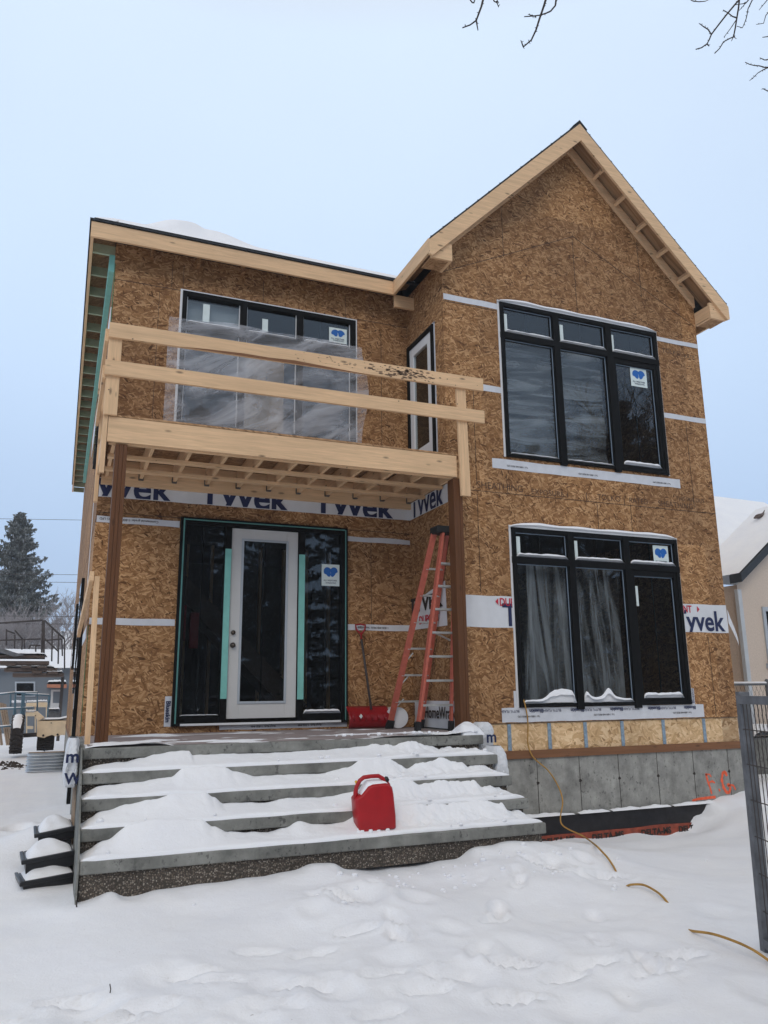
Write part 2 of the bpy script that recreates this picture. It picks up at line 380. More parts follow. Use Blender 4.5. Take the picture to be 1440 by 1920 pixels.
seams = [(2.22, 5.75, 2.22, 7.0), (.0, 6.0, 2.24, 7.06), (2.24, 7.06, 4.45, 5.98), (1.0, 6.45, 1.0, 7.3), (3.45, 6.3, 3.45, 7.25), (0, 2.93, W, 2.93), (0, 5.57, .88, 5.57),
         (.88, 2.93, .88, 3.2), (2.32, 2.48, 2.32, 2.93), (3.66, 5.6, W, 5.6), (0, -.02, W, -.02), (2.9, 2.48, 2.9, 2.93), (4.09, .0, 4.09, 1.1), (.42, 3, .42, 4.4), (4.08, 3, 4.08, 4.3), (.42, 1.6, .42, 2.9)]
wall_y('wall', 0, W, -.02, gz(0), 0, [UW, LW], top=[(W / 2, 0, gz(W / 2))], seams=seams)
wall_y('wall', 0, W, -.348, -.02, .012, [], m='osb_new', th=.1)
BW = (-3.3, -.826, 3.78, 5.678); DW = (-3.179, -.954, 0, 2.56)
rs = [(-3.45, 5.7, -3.45, 6.05), (-2.2, 5.7, -2.2, 6.05), (-.98, 5.7, -.98, 6.05), (-3.6, 3.4, -3.6, 5.6), (XL, 2.55, 0, 2.55), (-.6, 1.25, -.6, 2.4), (-.42, 3.3, -.42, 5.6), (-3.3, 5.72, -3.3, 6.05), (XL, 5.68, XL + .9, 5.68), (-.8, 5.72, 0, 5.72)]
wall_y('wall', XL, 0, -.083, 6.2, D, [BW, DW], seams=rs)
# bay side wall (X = 0) with the balcony door opening, left/right/back walls
SD = (.29, 1.17, 3.48, 5.36)
b = mb('osb')
for (y0, y1, z0, z1) in [(0.002, SD[0], -.02, 6.32), (SD[1], D, -.02, 6.2), (SD[0], SD[1], -.02, SD[2]), (SD[0], SD[1], SD[3], 6.2)]:
    b.poly([(0, y0, z0), (0, y1, z0), (0, y1, z1), (0, y0, z1)], [(3, 2, 1, 0)])
b.build('wall', house)
b = mb('osb').box(XL, XL + .14, D + .001, BK, -.4, 6.2); b.box(W - .14, W, .141, BK, -.348, 6.2); b.box(XL + .141, W - .141, BK - .14, BK, -.348, 6.2); b.build('wall', house)
# interior shell
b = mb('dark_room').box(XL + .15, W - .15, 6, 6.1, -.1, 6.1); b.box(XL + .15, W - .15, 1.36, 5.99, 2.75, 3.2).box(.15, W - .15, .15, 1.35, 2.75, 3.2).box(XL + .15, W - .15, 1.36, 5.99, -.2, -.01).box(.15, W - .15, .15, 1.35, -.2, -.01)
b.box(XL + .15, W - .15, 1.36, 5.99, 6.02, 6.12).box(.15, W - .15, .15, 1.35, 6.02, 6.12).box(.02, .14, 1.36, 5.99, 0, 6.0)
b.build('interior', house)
b = mb('pine_Z')
for x in (-3.9, -3.5, -3.1, -2.7, -2.3, -1.9, -1.5, -1.1, -.7, -.3): b.box(x, x + .04, 4.0, 4.09, 0, 2.74)
b.build('stud', house)
b = mb('planks').beam((-3.5, 3.2, 2.6), (-1.0, 3.2, .1), .04, .28); b.beam((-3.5, 3.9, 2.6), (-1.0, 3.9, .1), .04, .28)
for i in range(10): b.box(-3.35 + i * .25, -3.05 + i * .25, 3.22, 3.88, 2.38 - i * .25, 2.41 - i * .25)
b.build('staircase', house)
# ---- foundation
b = mb('concrete_wall').box(0, W, .0, .2, -1.8, -.445); b.box(XL, XL + .2, D, BK, -1.8, -.4).box(W - .2, W, .2, BK, -1.8, -.348)
b.mat('black_ink')
for x in (.5, 1.12, 1.749, 2.357, 2.987, 3.6, 4.22):
    b.box(x - .004, x + .004, -.002, .01, -1.3, -.445)
fo = b.build('foundation', house)
b = mb('black_ink')
for x in (.5, 1.12, 1.749, 2.357, 2.987, 3.6, 4.22):
    for z in (-.74,): b.poly([(x + .022 * math.cos(a) * (1 + .3 * math.sin(3 * a + x)), -.003, z + .02 * math.sin(a)) for a in [k * .628 for k in range(10)]][::1], [tuple(range(10))])
b.build('form_tie', fo)
def stroke(P_, w, name='painted_marks'):
    b = mb('spray_orange'); n = len(P_); L_, R2 = [], []; pts = []
    for i in range((n - 1) * 6 + 1):
        k, t = min(i // 6, n - 2), (i - min(i // 6, n - 2) * 6) / 6; x, z = P_[k][0] + (P_[k + 1][0] - P_[k][0]) * t, P_[k][1] + (P_[k + 1][1] - P_[k][1]) * t
        dx, dz = P_[k + 1][0] - P_[k][0], P_[k + 1][1] - P_[k][1]; l = math.hypot(dx, dz); ww = w * (.75 + .5 * nz(x * 30, z * 30, 4) + .2) / 2; pts.append(((x - dz / l * ww, z + dx / l * ww), (x + dz / l * ww, z - dx / l * ww)))
    V = [(q[0], -.003, q[1]) for p in pts for q in p]; b.poly(V, [(2 * i, 2 * i + 1, 2 * i + 3, 2 * i + 2) for i in range(len(pts) - 1)]); b.build(name, fo)
stroke([(3.80, -.75), (3.82, -.85), (3.85, -.93), (3.87, -1.02)], .03); stroke([(3.79, -.77), (3.86, -.76), (3.89, -.80)], .018); stroke([(3.84, -.87), (3.90, -.855), (3.945, -.88)], .022); stroke([(4.0, -.96), (4.02, -.99)], .022)
stroke([(4.17, -.80), (4.14, -.74), (4.10, -.76), (4.07, -.84), (4.085, -.94), (4.13, -1.01), (4.18, -1.02), (4.21, -.96), (4.19, -.91), (4.16, -.93)], .042); stroke([(4.21, -.92), (4.27, -.93), (4.30, -.99)], .025)
stroke([(3.52, -1.085), (3.62, -1.07), (3.76, -1.065), (3.93, -1.06)], .036)
mb('treated_X').box(-.02, W + .015, -.03, .1, -.443, -.349).build('sill_plate', house, bevel=.003)
mb('treated_X').box(XL - .01, XL + .12, D, BK, -.44, -.36).build('sill_plate', house)
b = mb('blue_strap')
for x in (.75, 1.335, 1.881, 2.467, 3.151, 3.86): b.box(x - .025, x + .025, .002, .011, -.345, -.03)
b.build('tie_strap', house)
# drainage membrane
b = mb('membrane_black'); b.grid(lambda u, v: (.35 + u * 3.75, -.10 - .03 * v + .012 * nz(u * 9, v * 3), -1.115 - v * .24 + .012 * nz(u * 7, 2) + (-.0)), 60, 4)
me_ = b.build('drainage_membrane', house, True)
b = mb('membrane_orange'); b.grid(lambda u, v: (.2 + u * 3.5, -.14 - .02 * v + .01 * nz(u * 12, v * 3, 3), -1.325 - v * .2 + .014 * nz(u * 6, 5)), 60, 3)
b.build('printed_band', me_, True)
for x in (.35, 1.02, 1.75, 2.5, 3.1): text('DELTA-MS', .105, 'black_ink', wallM(x, -.168, -1.43, 1), 'lettering', me_, bold=.004)
b = mb('snow')
for i, (x0, x1) in enumerate([(.55, 1.55), (1.62, 2.08), (2.12, 2.6), (2.6, 3.05), (3.1, 3.9)]):
    b.grid(lambda u, v: (x0 + u * (x1 - x0), -.115 + .11 * (1 - v) - .02, -1.115 + .045 * psin(math.pi * min(1, max(0, v))) * (.6 + .6 * abs(nz(x0 + u * 3, 1.3, 0, 2.))) * psin(math.pi * min(.98, max(.02, u))) ** .4), 24, 6)
b.build('snow_ledge', me_, True)
# ---- roof
def slab(pts, th, m='shingle'):
    return mb(m).prism(pts, (0, 0, -th))
H = .5; midx = (EXL + W + OX) / 2; hz = EZ + (W + OX - EXL) / 2 * H; hw = (W + OX - EXL) / 2
roof = None
b = mb('shingle'); c = [(EXL - .02, EY2 - .02, EZ + .03), (W + OX, EY2 - .02, EZ + .03), (W + OX, BK + .3, EZ + .03), (EXL - .02, BK + .3, EZ + .03), (midx, EY2 + hw, hz), (midx, BK + .3 - hw, hz)]
b.poly(c, [(0, 1, 4), (1, 2, 5, 4), (2, 3, 5), (3, 0, 4, 5)])
c2 = [(p[0], p[1], p[2] - .028) for p in c]; b.poly(c2, [(4, 1, 0), (4, 5, 2, 1), (5, 3, 2), (5, 4, 0, 3)]); b.poly([c[0], c[1], c2[1], c2[0]], [(0, 3, 2, 1)]); b.poly([c[3], c[0], c2[0], c2[3]], [(0, 3, 2, 1)])
# gable
xl, xr, xm = -OX - .02, W + OX + .02, W / 2
ez0 = EZ + .028 - .02 * sl
for a, s_ in ((xl, 1), (xr, -1)):
    b.prism([(a, EY - .03, ez0), (xm, EY - .03, RZD + .028), (xm, EY - .03, RZD - .004), (a, EY - .03, ez0 - .032)][::s_], (0, 9, 0))
    for k in range(14):  # shingle butts standing slightly proud
        t0 = k / 14; x = a + (xm - a) * t0; z = ez0 + (RZD + .028 - ez0) * t0
        b.box(min(x, x + (xm - a) / 14), max(x, x + (xm - a) / 14), EY - .036, EY - .028, z + .0, z + .012, None)
b.prism([(xm - .13, EY - .04, RZD - .08), (xm, EY - .04, RZD + .055), (xm + .13, EY - .04, RZD - .08), (xm, EY - .04, RZD + .025)], (0, 9, 0))
roof = b.build('roof', house)
def roofz(x, y): return EZ + .03 + H * max(0, min(x - EXL, y - EY2, W + OX - x))
sil = [(-4.35, 6.9), (-4.15, 7.12), (-3.926, 7.27), (-3.3, 7.49), (-2.73, 7.50), (-1.957, 7.36), (-1.4, 7.19), (-1, 7.05)]
def rsz(x, y):
    base = roofz(x, y) + .11 * min(1, max(0, (min(x - EXL, y - EY2)) / .25)) ** .5 - .01
    h = lerp(sil, x); g = math.exp(-((y - 2.5) / .62) ** 2) if y < 2.5 else math.exp(-((y - 2.5) / 1.6) ** 2)
    return max(base, roofz(x, y) + (h - roofz(x, 2.5)) * g * min(1, max(0, (x + 4.5) / .2)))
mb('snow').grid(lambda u, v: (lambda x, y: (x, y, rsz(x, y)))(EXL + .03 + u * 4.5, EY2 + .03 + v * 5), 90, 90).build('snow', roof, True)
# fascia / rakes / soffit framing
fz0, fz1 = EZ - .215, EZ - .002
mb('pine_X').box(EXL, -OX - .04, EY2, EY2 + .04, fz0, fz1).build('fascia', house, bevel=.003)
mb('pine_X').box(-.31, .0, EY2 + .05, EY2 + .09, fz0 - .16, fz0 + .03).build('fascia', house)
mb('pine_Y').box(EXL + .001, EXL + .04, EY2 + .041, BK + .3, fz0, fz1).build('fascia', house, bevel=.003)
mb('pine_Y').box(-OX - .039, -OX, EY + .002, EY2 + .04, fz0, fz1).build('fascia', house, bevel=.003)
mb('pine_Y').box(W + OX, W + OX + .038, EY + .002, BK + .3, fz0, fz1).build('fascia', house, bevel=.003)
ph = .205 / math.cos(math.atan(sl))
for a, s_ in ((-OX - .04, 1), (W + OX + .04, -1)):
    b = mb('pine_X'); zt = EZ - .004 - .04 * sl
    b.prism([(a, EY - .04, zt), (xm, EY - .04, RZD - .01), (xm, EY - .04, RZD - .01 - ph), (a + s_ * .04, EY - .04, zt - ph + .06), (a, EY - .04, zt - .21)][::-s_], (0, .04, 0)); b.build('rake_board', house, bevel=.003)
    # ladder framing behind the rake: board against the wall, lookouts, strand board lining
    b = mb('pine_X'); off = .05
    x0, z0 = a + s_ * .36, EZ - .08; x1, z1 = xm, RZD - .30
    zz = lambda x: EZ + (abs(x - (a + s_ * .04))) * sl
    b.prism([(x0, -.042, zz(x0) - .10), (xm, -.042, zz(xm) - .10), (xm, -.042, zz(xm) - .28), (x0, -.042, zz(x0) - .28)][::-s_], (0, .04, 0))
    n = 6
    for k in range(1, n):
        x = x0 + (xm - x0) * (k - .3) / n; z = zz(x) - .15; dx = .02
        b.prism([(x, EY + .001, z + .04), (x + s_ * .035, EY + .001, z + .04 + .035 * sl), (x + s_ * .07, EY + .001, z - .0), (x + s_ * .035, EY + .001, z - .035)][::-s_], (0, .28, 0))
    b.build('lookout', house)
    b = mb('osb_flat'); xo = a + s_ * .06
    b.poly([(xo, EY, zz(xo) - .04), (xm, EY, zz(xm) - .04), (xm, 0, zz(xm) - .04), (xo, 0, zz(xo) - .04)], [(0, 1, 2, 3)]); b.build('soffit', house)
    # boxed return at the foot of the rake
    b = mb('pine_X'); xa, xb = (a + .042, .0) if s_ > 0 else (W + .0, a - .042)
    b.box(xa, xb, EY + .0, EY + .038, EZ - .27, EZ - .015 + .0); b.mat('pine_Y').box(xb - .04 if s_ > 0 else xa, xb if s_ > 0 else xa + .04, EY + .039, -.001, EZ - .27, EZ - .05)
    b.mat('osb_flat').box(min(xa, xb), max(xa, xb), EY + .04, -.002, EZ - .262, EZ - .25)
    b.build('eave_return', house, bevel=.002)
b = mb('osb_flat').poly([(EXL + .04, EY2 + .04, EZ - .02), (-OX, EY2 + .04, EZ - .02), (-OX, D, EZ + .1), (EXL + .04, D, EZ + .1)], [(0, 1, 2, 3)])
b.poly([(EXL + .04, EY2 + .04, EZ - .03), (XL, EY2 + .04, EZ + .10), (XL, BK, EZ + .10), (EXL + .04, BK, EZ - .03)], [(0, 1, 2, 3)])
b.poly([(-OX, EY + .04, EZ - .03), (0, EY + .04, EZ + .10), (0, D, EZ + .10), (-OX, D, EZ - .03)], [(0, 1, 2, 3)])
b.build('soffit', house)
b = mb('osb')
for k in range(6): b.box(-3.75 + k * .61, -3.71 + k * .61, EY2 + .2, D - .002, EZ - .20, EZ - .06)
b.build('rafter_tail', house)
plain('green_wood', (.36, .40, .27), .7, var=.15)
b = mb('green_wood')
for k in range(23): b.box(EXL + .042, XL - .002, 1.3 + k * .61, 1.34 + k * .61, EZ - .19, EZ - .06)
b.build('rafter_tail', house)
# side wall dressings seen edge-on
mb('teal').box(XL - .07, XL - .001, D + .005, 12.5, 5.78, 6.02).build('membrane_strip', house)
mb('wrap_white').box(XL - .010, XL - .001, D + .01, 7, 4.9, 5.28).build('membrane_strip', house)
b = mb('black_ink')
for z in (1.25, 2.45, 3.7): b.box(XL - .002, XL, D, BK, z, z + .012)
for y in (3.6, 6.1, 8.5, 11): b.box(XL - .002, XL, y, y + .012, -.3, 5.3)
b.build('panel_seam', house)
for (y0, y1, z0, z1) in [(2.0, 3.1, 3.6, 5.1), (4.6, 5.6, .4, 2.2), (3.2, 3.7, -1.1, 1.7), (8.5, 9.5, .9, 2.2)]:
    w = node('window', house, (XL, y0, z0)); mb('black_frame').box(XL - .045, XL - .001, y0, y1, z0, z1).build('frame', w)
    mb('glass_far').box(XL - .05, XL - .046, y0 + .06, y1 - .06, z0 + .06, z1 - .06).build('pane', w)
mb('tape_white').box(XL - .006, XL - .001, 2.6, 2.75, 1.6, 3.1).build('seam_tape', house); mb('tape_white').box(XL - .004, XL - .001, 1.5, 3.4, 1.05, 1.2).build('seam_tape', house)
mb('green_line').box(XL + .002, XL + .008, D - .004, D, -.05, 1.18).build('edge_line', house); mb('green_line').box(XL + .002, XL + .010, D - .004, D, 4.4, 5.9).build('edge_line', house)
# ---- seam tape and house wrap
def tape(x0, x1, z0, z1, y, m='tape_white', name='seam_tape', wob=.006):
    n = max(2, int((x1 - x0) / .12)); b = mb(m)
    b.grid(lambda u, v: (x0 + u * (x1 - x0), y - .004 - .003 * abs(nz(u * n, v * 2, z0)), z0 + v * (z1 - z0) + wob * nz(u * n * .5, v, z1)), n, 2)
    return b.build(name, house, True)
tape(0.01, .87, 5.595, 5.68, 0); tape(3.65, W, 5.60, 5.67, 0); tape(.45, .87, 4.34, 4.43, 0); tape(3.65, W, 4.35, 4.43, 0)
t1 = tape(XL + .01, -3.19, 2.425, 2.505, D); tape(-.95, -.01, 2.39, 2.46, D, wob=.012); t2 = tape(XL + .01, -3.19, 1.19, 1.27, D); t3 = tape(-.95, -.01, 1.185, 1.265, D)
text('Commercial grade  1-800-448-9835 LPD', .042, 'black_ink', wallM(-3.1 + -.35, D - .009, 2.485, 180), 'lettering', t1); text('1-800-448-9835  Seam tape', .04, 'black_ink', wallM(-.35, D - .009, 1.235, 180), 'lettering', t3)
wr = tape(0.0, .868, 1.157, 1.557, 0, 'wrap_white', 'house_wrap'); wrr = tape(3.678, W, 1.157, 1.557, 0, 'wrap_white', 'house_wrap')
text('Tyvek', .40, 'ink', wallM(.72, -.010, 1.185), 'lettering', wr, bold=.008, clip=(-.028, .5), sx=.9, cx=(-9, .868)); text('Tyvek', .40, 'ink', wallM(3.50, -.010, 1.185), 'lettering', wrr, bold=.008, clip=(-.028, .5), sx=.92, cx=(3.678, 9))
text('DUPONT', .14, 'red_ink', wallM(.68, -.010, 1.435), 'lettering', wr, bold=.003, sx=.8, cx=(-9, .868)); text('DUPONT', .14, 'red_ink', wallM(3.36, -.010, 1.435), 'lettering', wrr, bold=.003, sx=.8, cx=(3.678, 9))
b = mb('red_ink')
for x, s_ in ((.665, -1), (3.93, 1)): b.poly([(x, -.010, 1.44), (x, -.010, 1.53), (x + s_ * .045, -.010, 1.485)], [(0, 1, 2) if s_ < 0 else (0, 2, 1)])
b.build('lettering', wr)
mb('wrap_white').grid(lambda u, v: (W + .02 + .14 * u, .0 + .01 * math.sin(u * 5), 1.50 - .42 * u ** 1.3 - v * (.20 - .1 * u)), 10, 4).build('torn_flap', wr, True)
wr2 = tape(XL + .01, 0, 2.745, 2.99, D, 'wrap_white', 'house_wrap')
for x in (-4.58, -2.97, -1.44): text('Tyvek', .52, 'ink', wallM(x, D - .011, 2.735), 'lettering', wr2, bold=.012, clip=(.018, .24), sx=.92) if x > -4.4 else text('yvek', .52, 'ink', wallM(-4.20, D - .011, 2.735), 'lettering', wr2, bold=.009, clip=(.018, .24), sx=.92)
b = mb('wrap_white').grid(lambda u, v: (-.004, .01 + u * 1.19, 2.745 + .245 * v), 8, 2); b.build('house_wrap', house, True)
text('Tyvek', .52, 'ink', wallM(-.010, 1.16, 2.735, 0, -90), 'lettering', wr2, bold=.009, clip=(.018, .24), sx=.8)
# wrap remnant on the side wall behind the ladder, and roll end below
b = mb('wrap_white').poly([(-.005, 1.1, 1.58), (-.005, .15, 1.75), (-.005, .12, 1.18), (-.005, 1.15, 1.2)], [(0, 3, 2, 1)]); rm = b.build('house_wrap', house)
text('TYVEK', .26, 'black_ink', wallM(-.012, 1.25, 1.44, 0, -90), 'lettering', rm, bold=.01, sx=1.3); text('DUPONT', .15, 'red_ink', wallM(-.012, .95, 1.26, 0, -90), 'lettering', rm, bold=.003)
b = mb('wrap_white').grid(lambda u, v: (-.005 - .02 * abs(nz(u * 4, v * 3)), .0 + u * 1.15, -.07 + .33 * v), 20, 6); rw = b.build('house_wrap', house, True)
text('HomeWrap', .2, 'black_ink', wallM(-.03, .80, .05, 0, -90), 'lettering', rw, bold=.004, sx=.85)
# sill tape under the bay windows
def silltape(x0, x1, z0, z1, txt):
    o = tape(x0, x1, z0, z1, 0, name='sill_flashing', wob=.008); h = z1 - z0
    if txt:
        x = x0 + .25
        while x < x1 - .1: text('Blueskin', .062, 'ink', wallM(x + .35, -.012, z1 - .02, 180), 'lettering', o, bold=.0016); text('BUTYL FLASH', .045, 'ink', wallM(x + .0, -.012, z1 - .025, 180), 'lettering', o); x += .62
    for x in (x0 + .3, x0 + 1.45, x0 + 2.75): text('Tel: 1-800-448-9835 LPD', .032, 'black_ink', wallM(x + .25, -.012, z0 + h * .45, 180), 'lettering', o)
    return o
silltape(.65, 3.875, -.008, .165, True); silltape(.665, 3.85, 3.265, 3.40, False)
tape(.83, .895, .166, .37, 0, name='sill_flashing'); o = tape(3.657, 3.73, .166, .38, 0, name='sill_flashing'); text('Blueskin', .06, 'ink', wallM(3.715, -.012, .18, 90), 'lettering', o)
o = tape(-3.26, -3.181, 0, .35, D, name='sill_flashing'); text('Blueskin', .075, 'ink', wallM(-3.245, D - .012, .30, -90), 'lettering', o, bold=.002)
o = tape(-2.6, -.95, -.055, -.002, D, name='sill_flashing'); [text('Butyl flash  1-800-448', .035, 'black_ink', wallM(x, D - .012, -.012, 180), 'lettering', o) for x in (-1.9, -1.3)]
# mill stamps on the sheathing
st = MB()
for x, z, s_, t_ in [(2.33, 2.97, .12, 'TOLKO'), (2.13, 2.95, .15, '|'), (2.78, 2.95, .15, '|'), (2.88, 2.97, .11, 'RATED'), (3.75, 5.42, .11, 'TOLKO'), (4.13, 5.40, .09, '| RATE'), (.42, 2.97, .13, 'SHEATHING'), (1.25, 2.955, .11, 'EXPOSURE 1'), (3.4, 2.965, .12, 'SHEATHING'), (3.75, 3.08, .08, 'THIS SIDE OUT')]:
    text(t_, s_, 'stamp_ink', wallM(x, -.003, z), 'mill_stamp', house, ext=.0003)
# ---- windows
def W_logo(parent, x0, x1, z0, z1, y):
    c = mb('sticker').box(x0, x1, y - .003, y, z0, z1).build('sticker', parent); w = x1 - x0; h = z1 - z0; cx = (x0 + x1) / 2; cz = z0 + h * .64
    b = mb('blue_logo')
    for s_ in (-1, 1):
        pts = []
        for k in range(16):
            a = k / 16 * 2 * math.pi; px, pz = .19 * w * math.cos(a) * (1.2 if math.sin(a) > 0 else .72), .235 * h * math.sin(a)
            r = R_(22 * s_); pts.append((cx + s_ * w * .16 + px * math.cos(r) + pz * math.sin(r), y - .0052 - .001 * s_, cz - px * math.sin(r) + pz * math.cos(r)))
        b.poly(pts, [tuple(range(16))])
    b.build('logo', parent)
    text('ALL WEATHER', w * .115, 'ink', wallM(x0 + w * .1, y - .0055, z0 + h * .22), 'lettering', parent); text('WINDOWS', w * .115, 'ink', wallM(x0 + w * .22, y - .0055, z0 + h * .1), 'lettering', parent)
def lump(b, x0, x1, y0, y1, z, h, seed=0, n=30):   # a strip of snow lying on a ledge
    b.grid(lambda u, v: (x0 + u * (x1 - x0), y0 + v * (y1 - y0), z + (h if not callable(h) else h(u)) * max(0., min(1, u * 14, (1 - u) * 14)) ** .5 * psin(math.pi * min(.999, .12 + .88 * v)) ** .5 * (1 + .22 * nz(u * 9, v, seed))) , n, 8)
def window(x0, x1, z0, z1, y, cols, tr, third=True, snowcap=True, sill=None, name='window'):
    w = node(name, house, (x0, y, z0)); yf, yb = y - .035, y + .07
    mb('white_pvc').box(x0 - .028, x0, y - .012, y, z0, z1 + .02).box(x1, x1 + .022, y - .012, y, z0, z1 + .02).box(x0 - .028, x1 + .022, y - .013, y, z1, z1 + .03).build('nailing_flange', w)
    b = mb('black_frame'); f = .06
    b.box(x0, x0 + f, yf, yb, z0, z1).box(x1 - f, x1, yf, yb, z0, z1).box(x0 + f, x1 - f, yf, yb, z1 - f, z1).box(x0 + f, x1 - f, yf, yb, z0, z0 + .045)
    for c in cols: b.box(c - .052, c + .052, yf - .006, yb, z0 - .035, z1 - .012)
    b.box(x0 - .005, x1 + .005, yf - .004, yb, tr - .045, tr + .045)
    b.build('frame', w, bevel=.004)
    xs = [x0 + f] + [q for c in cols for q in (c - .052, c + .052)] + [x1 - f]
    for k in range(len(xs) // 2):
        a, c = xs[2 * k], xs[2 * k + 1]
        if third and k == 2:   # opening sash frame
            b = mb('black_frame'); g = .055; b.box(a, a + g, yf + .01, yb - .01, z0 + .045, tr - .045).box(c - g, c, yf + .01, yb - .01, z0 + .045, tr - .045).box(a + g, c - g, yf + .01, yb - .01, tr - .09 - .03, tr - .045).box(a + g, c - g, yf + .01, yb - .01, z0 + .045, z0 + .09).build('sash', w, bevel=.003)
            lo = (a + g, c - g, z0 + .09, tr - .12)
        else: lo = (a, c, z0 + .045, tr - .045)
        for (p, q, r, s_) in (lo, (a, c, tr + .045, z1 - f)):
            mb('glass').box(p, q, y + .02, y + .026, r, s_).build('pane', w)
            sp = mb('bluescreen').box(p + .002, p + .012, y + .012, y + .018, r, s_).box(q - .014, q - .002, y + .012, y + .018, r, s_).box(p + .012, q - .014, y + .012, y + .018, s_ - .012, s_); sp.build('spacer', w)
            mm = mb('black_frame').box((p + q) / 2 - .008, (p + q) / 2 + .008, y + .03, y + .04, r, s_)
            if k == 2 or r > tr: mm.build('muntin', w)
        b = mb('snow'); lump(b, a + .004, c - .004, yf - .004, y + .018, tr + .044, .055, k); 
        if k < 3 and sill: lump(b, lo[0] + .002, lo[1] - .002, yf + .012, y + .018, lo[2] - .002, sill[k], k + 5)
        b.build('snow', w, True)
    if snowcap:
        b = mb('snow'); lump(b, x0 - .03, x1 + .01, yf - .004, y, z1 - .002, .075, 9, 60); b.build('snow', w, True)
    return w
wu = window(*UW, 0, [1.80, 2.725], 5.215, sill=[.03, .03, .07])
wl = window(*LW, 0, [1.815, 2.74], 2.04, sill=[lambda u: .05 + .12 * max(0, min(1, (u - .35) * 4)), lambda u: .05 + .12 * math.exp(-((u - .05) / .12) ** 2) + .11 * math.exp(-((u - .5) / .13) ** 2) * 1.1, lambda u: .075 + .02 * nz(u * 4, 3) + .008 * nz(u * 14, 5)])
W_logo(wu, 3.12, 3.42, 4.79, 5.09, .018); W_logo(wl, 3.25, 3.52, 2.07, 2.38, .018)
for w, z0_, z1_, xs in ((wu, 5.28, 5.56, (.96, 1.90, 2.80)), (wl, 2.1, 2.36, (.99, 1.90))):
    b = mb('sticker')
    for x in xs: b.box(x, x + .055, .014, .018, z0_ + .02, z1_)
    b.build('paper_label', w)
mb('sticker').box(2.86, 2.92, .014, .018, 1.5, 1.78).build('paper_label', wl)
# poly sheets hung indoors
def sheet(x0, x1, z0, z1, y, m, vert, amp, seed, parent, nx=60, nz_=40):
    fn = (lambda u, v: (x0 + u * (x1 - x0), y + amp * (nz(u * 7, v * 1.2, seed) + .5 * nz(u * 17, v * 2, seed + 3)), z0 + v * (z1 - z0))) if vert else (lambda u, v: (x0 + u * (x1 - x0), y + amp * (nz(u * 1.2, v * 7, seed) + .5 * nz(u * 3, v * 15, seed + 3)), z0 + v * (z1 - z0)))
    return mb(m).grid(fn, nx, nz_).build('plastic_sheet', parent, True)
sheet(.90, 2.70, 3.4, 5.25, .17, 'poly_in_up', False, .04, 1, wu); sheet(.90, 2.72, .1, 2.1, .19, 'poly_in_low', True, .06, 4, wl)
# balcony window
wb = node('window', house, (BW[0], D, BW[2])); x0, x1, z0, z1 = BW; y = D
mb('white_pvc').box(x0 - .03, x0, y - .012, y, z0, z1 + .02).box(x1, x1 + .025, y - .012, y, z0, z1 + .02).box(x0 - .03, x1 + .025, y - .013, y, z1, z1 + .025).build('nailing_flange', wb)
b = mb('black_frame'); yf, yb = y - .035, y + .07
b.box(x0, x0 + .06, yf, yb, z0, z1).box(x1 - .075, x1, yf, yb, z0, z1).box(x0 + .06, x1 - .075, yf, yb, z1 - .065, z1).box(x0 + .06, x1 - .075, yf, yb, z0, z0 + .05)
for c in (-2.47, -1.662): b.box(c - .045, c + .045, yf - .004, yb, z0, z1 - .01)
b.box(x0, x1, yf - .003, yb, 5.13, 5.22); b.build('frame', wb, bevel=.004)
for a, c in ((x0 + .06, -2.515), (-2.425, -1.707), (-1.617, x1 - .075)):
    for r, s_ in ((z0 + .05, 5.13), (5.22, z1 - .065)):
        mb('glass').box(a, c, y + .02, y + .026, r, s_).build('pane', wb)
        mb('white_pvc').box(a + .002, a + .014, y + .01, y + .018, r, s_).box(c - .014, c - .002, y + .01, y + .018, r, s_).build('spacer', wb)
    b = mb('snow'); lump(b, a, c, yf, y + .018, 5.218, .045, a); b.build('snow', wb, True)
mb('black_frame').box(-1.36, -1.345, y + .03, y + .04, 5.22, z1 - .07).build('muntin', wb)
W_logo(wb, -1.22, -.95, 5.30, 5.53, y + .016)
mb('sticker').box(-3.02, -2.93, y + .012, y + .018, 5.29, 5.55).box(-2.2, -2.12, y + .012, y + .018, 5.29, 5.48).build('paper_label', wb)
mb('pine_Z').box(-2.42, -1.75, y + .5, y + .55, 3.4, 5.1).build('interior_panel', wb); mb('downspout').box(-3.25, -2.5, y + .12, y + .13, 5.2, 5.62).build('pale_panel', wb)  # plain pale panel added behind the upper left pane
def psh(u, v):
    x = -3.47 + u * 2.76; z = 3.62 + v * 1.62
    if u > .88:   # free flapping right edge
        x += (u - .88) * 1.2 * (-.35 + .9 * psin(math.pi * (v * .95)) ** 2 * (.3 + v)); 
    z += .04 * math.sin(u * 3.1) * v - .03 * v * nz(u * 5, 1)
    return (x, D - .06 - .035 * (nz(u * 4 + v * 3, v * 3 - u * 3, 2) + .4 * nz(u * 13, v * 9, 5)) - .02 * v, z)
mb('poly_out').grid(psh, 90, 60).build('plastic_sheet', wb, True)
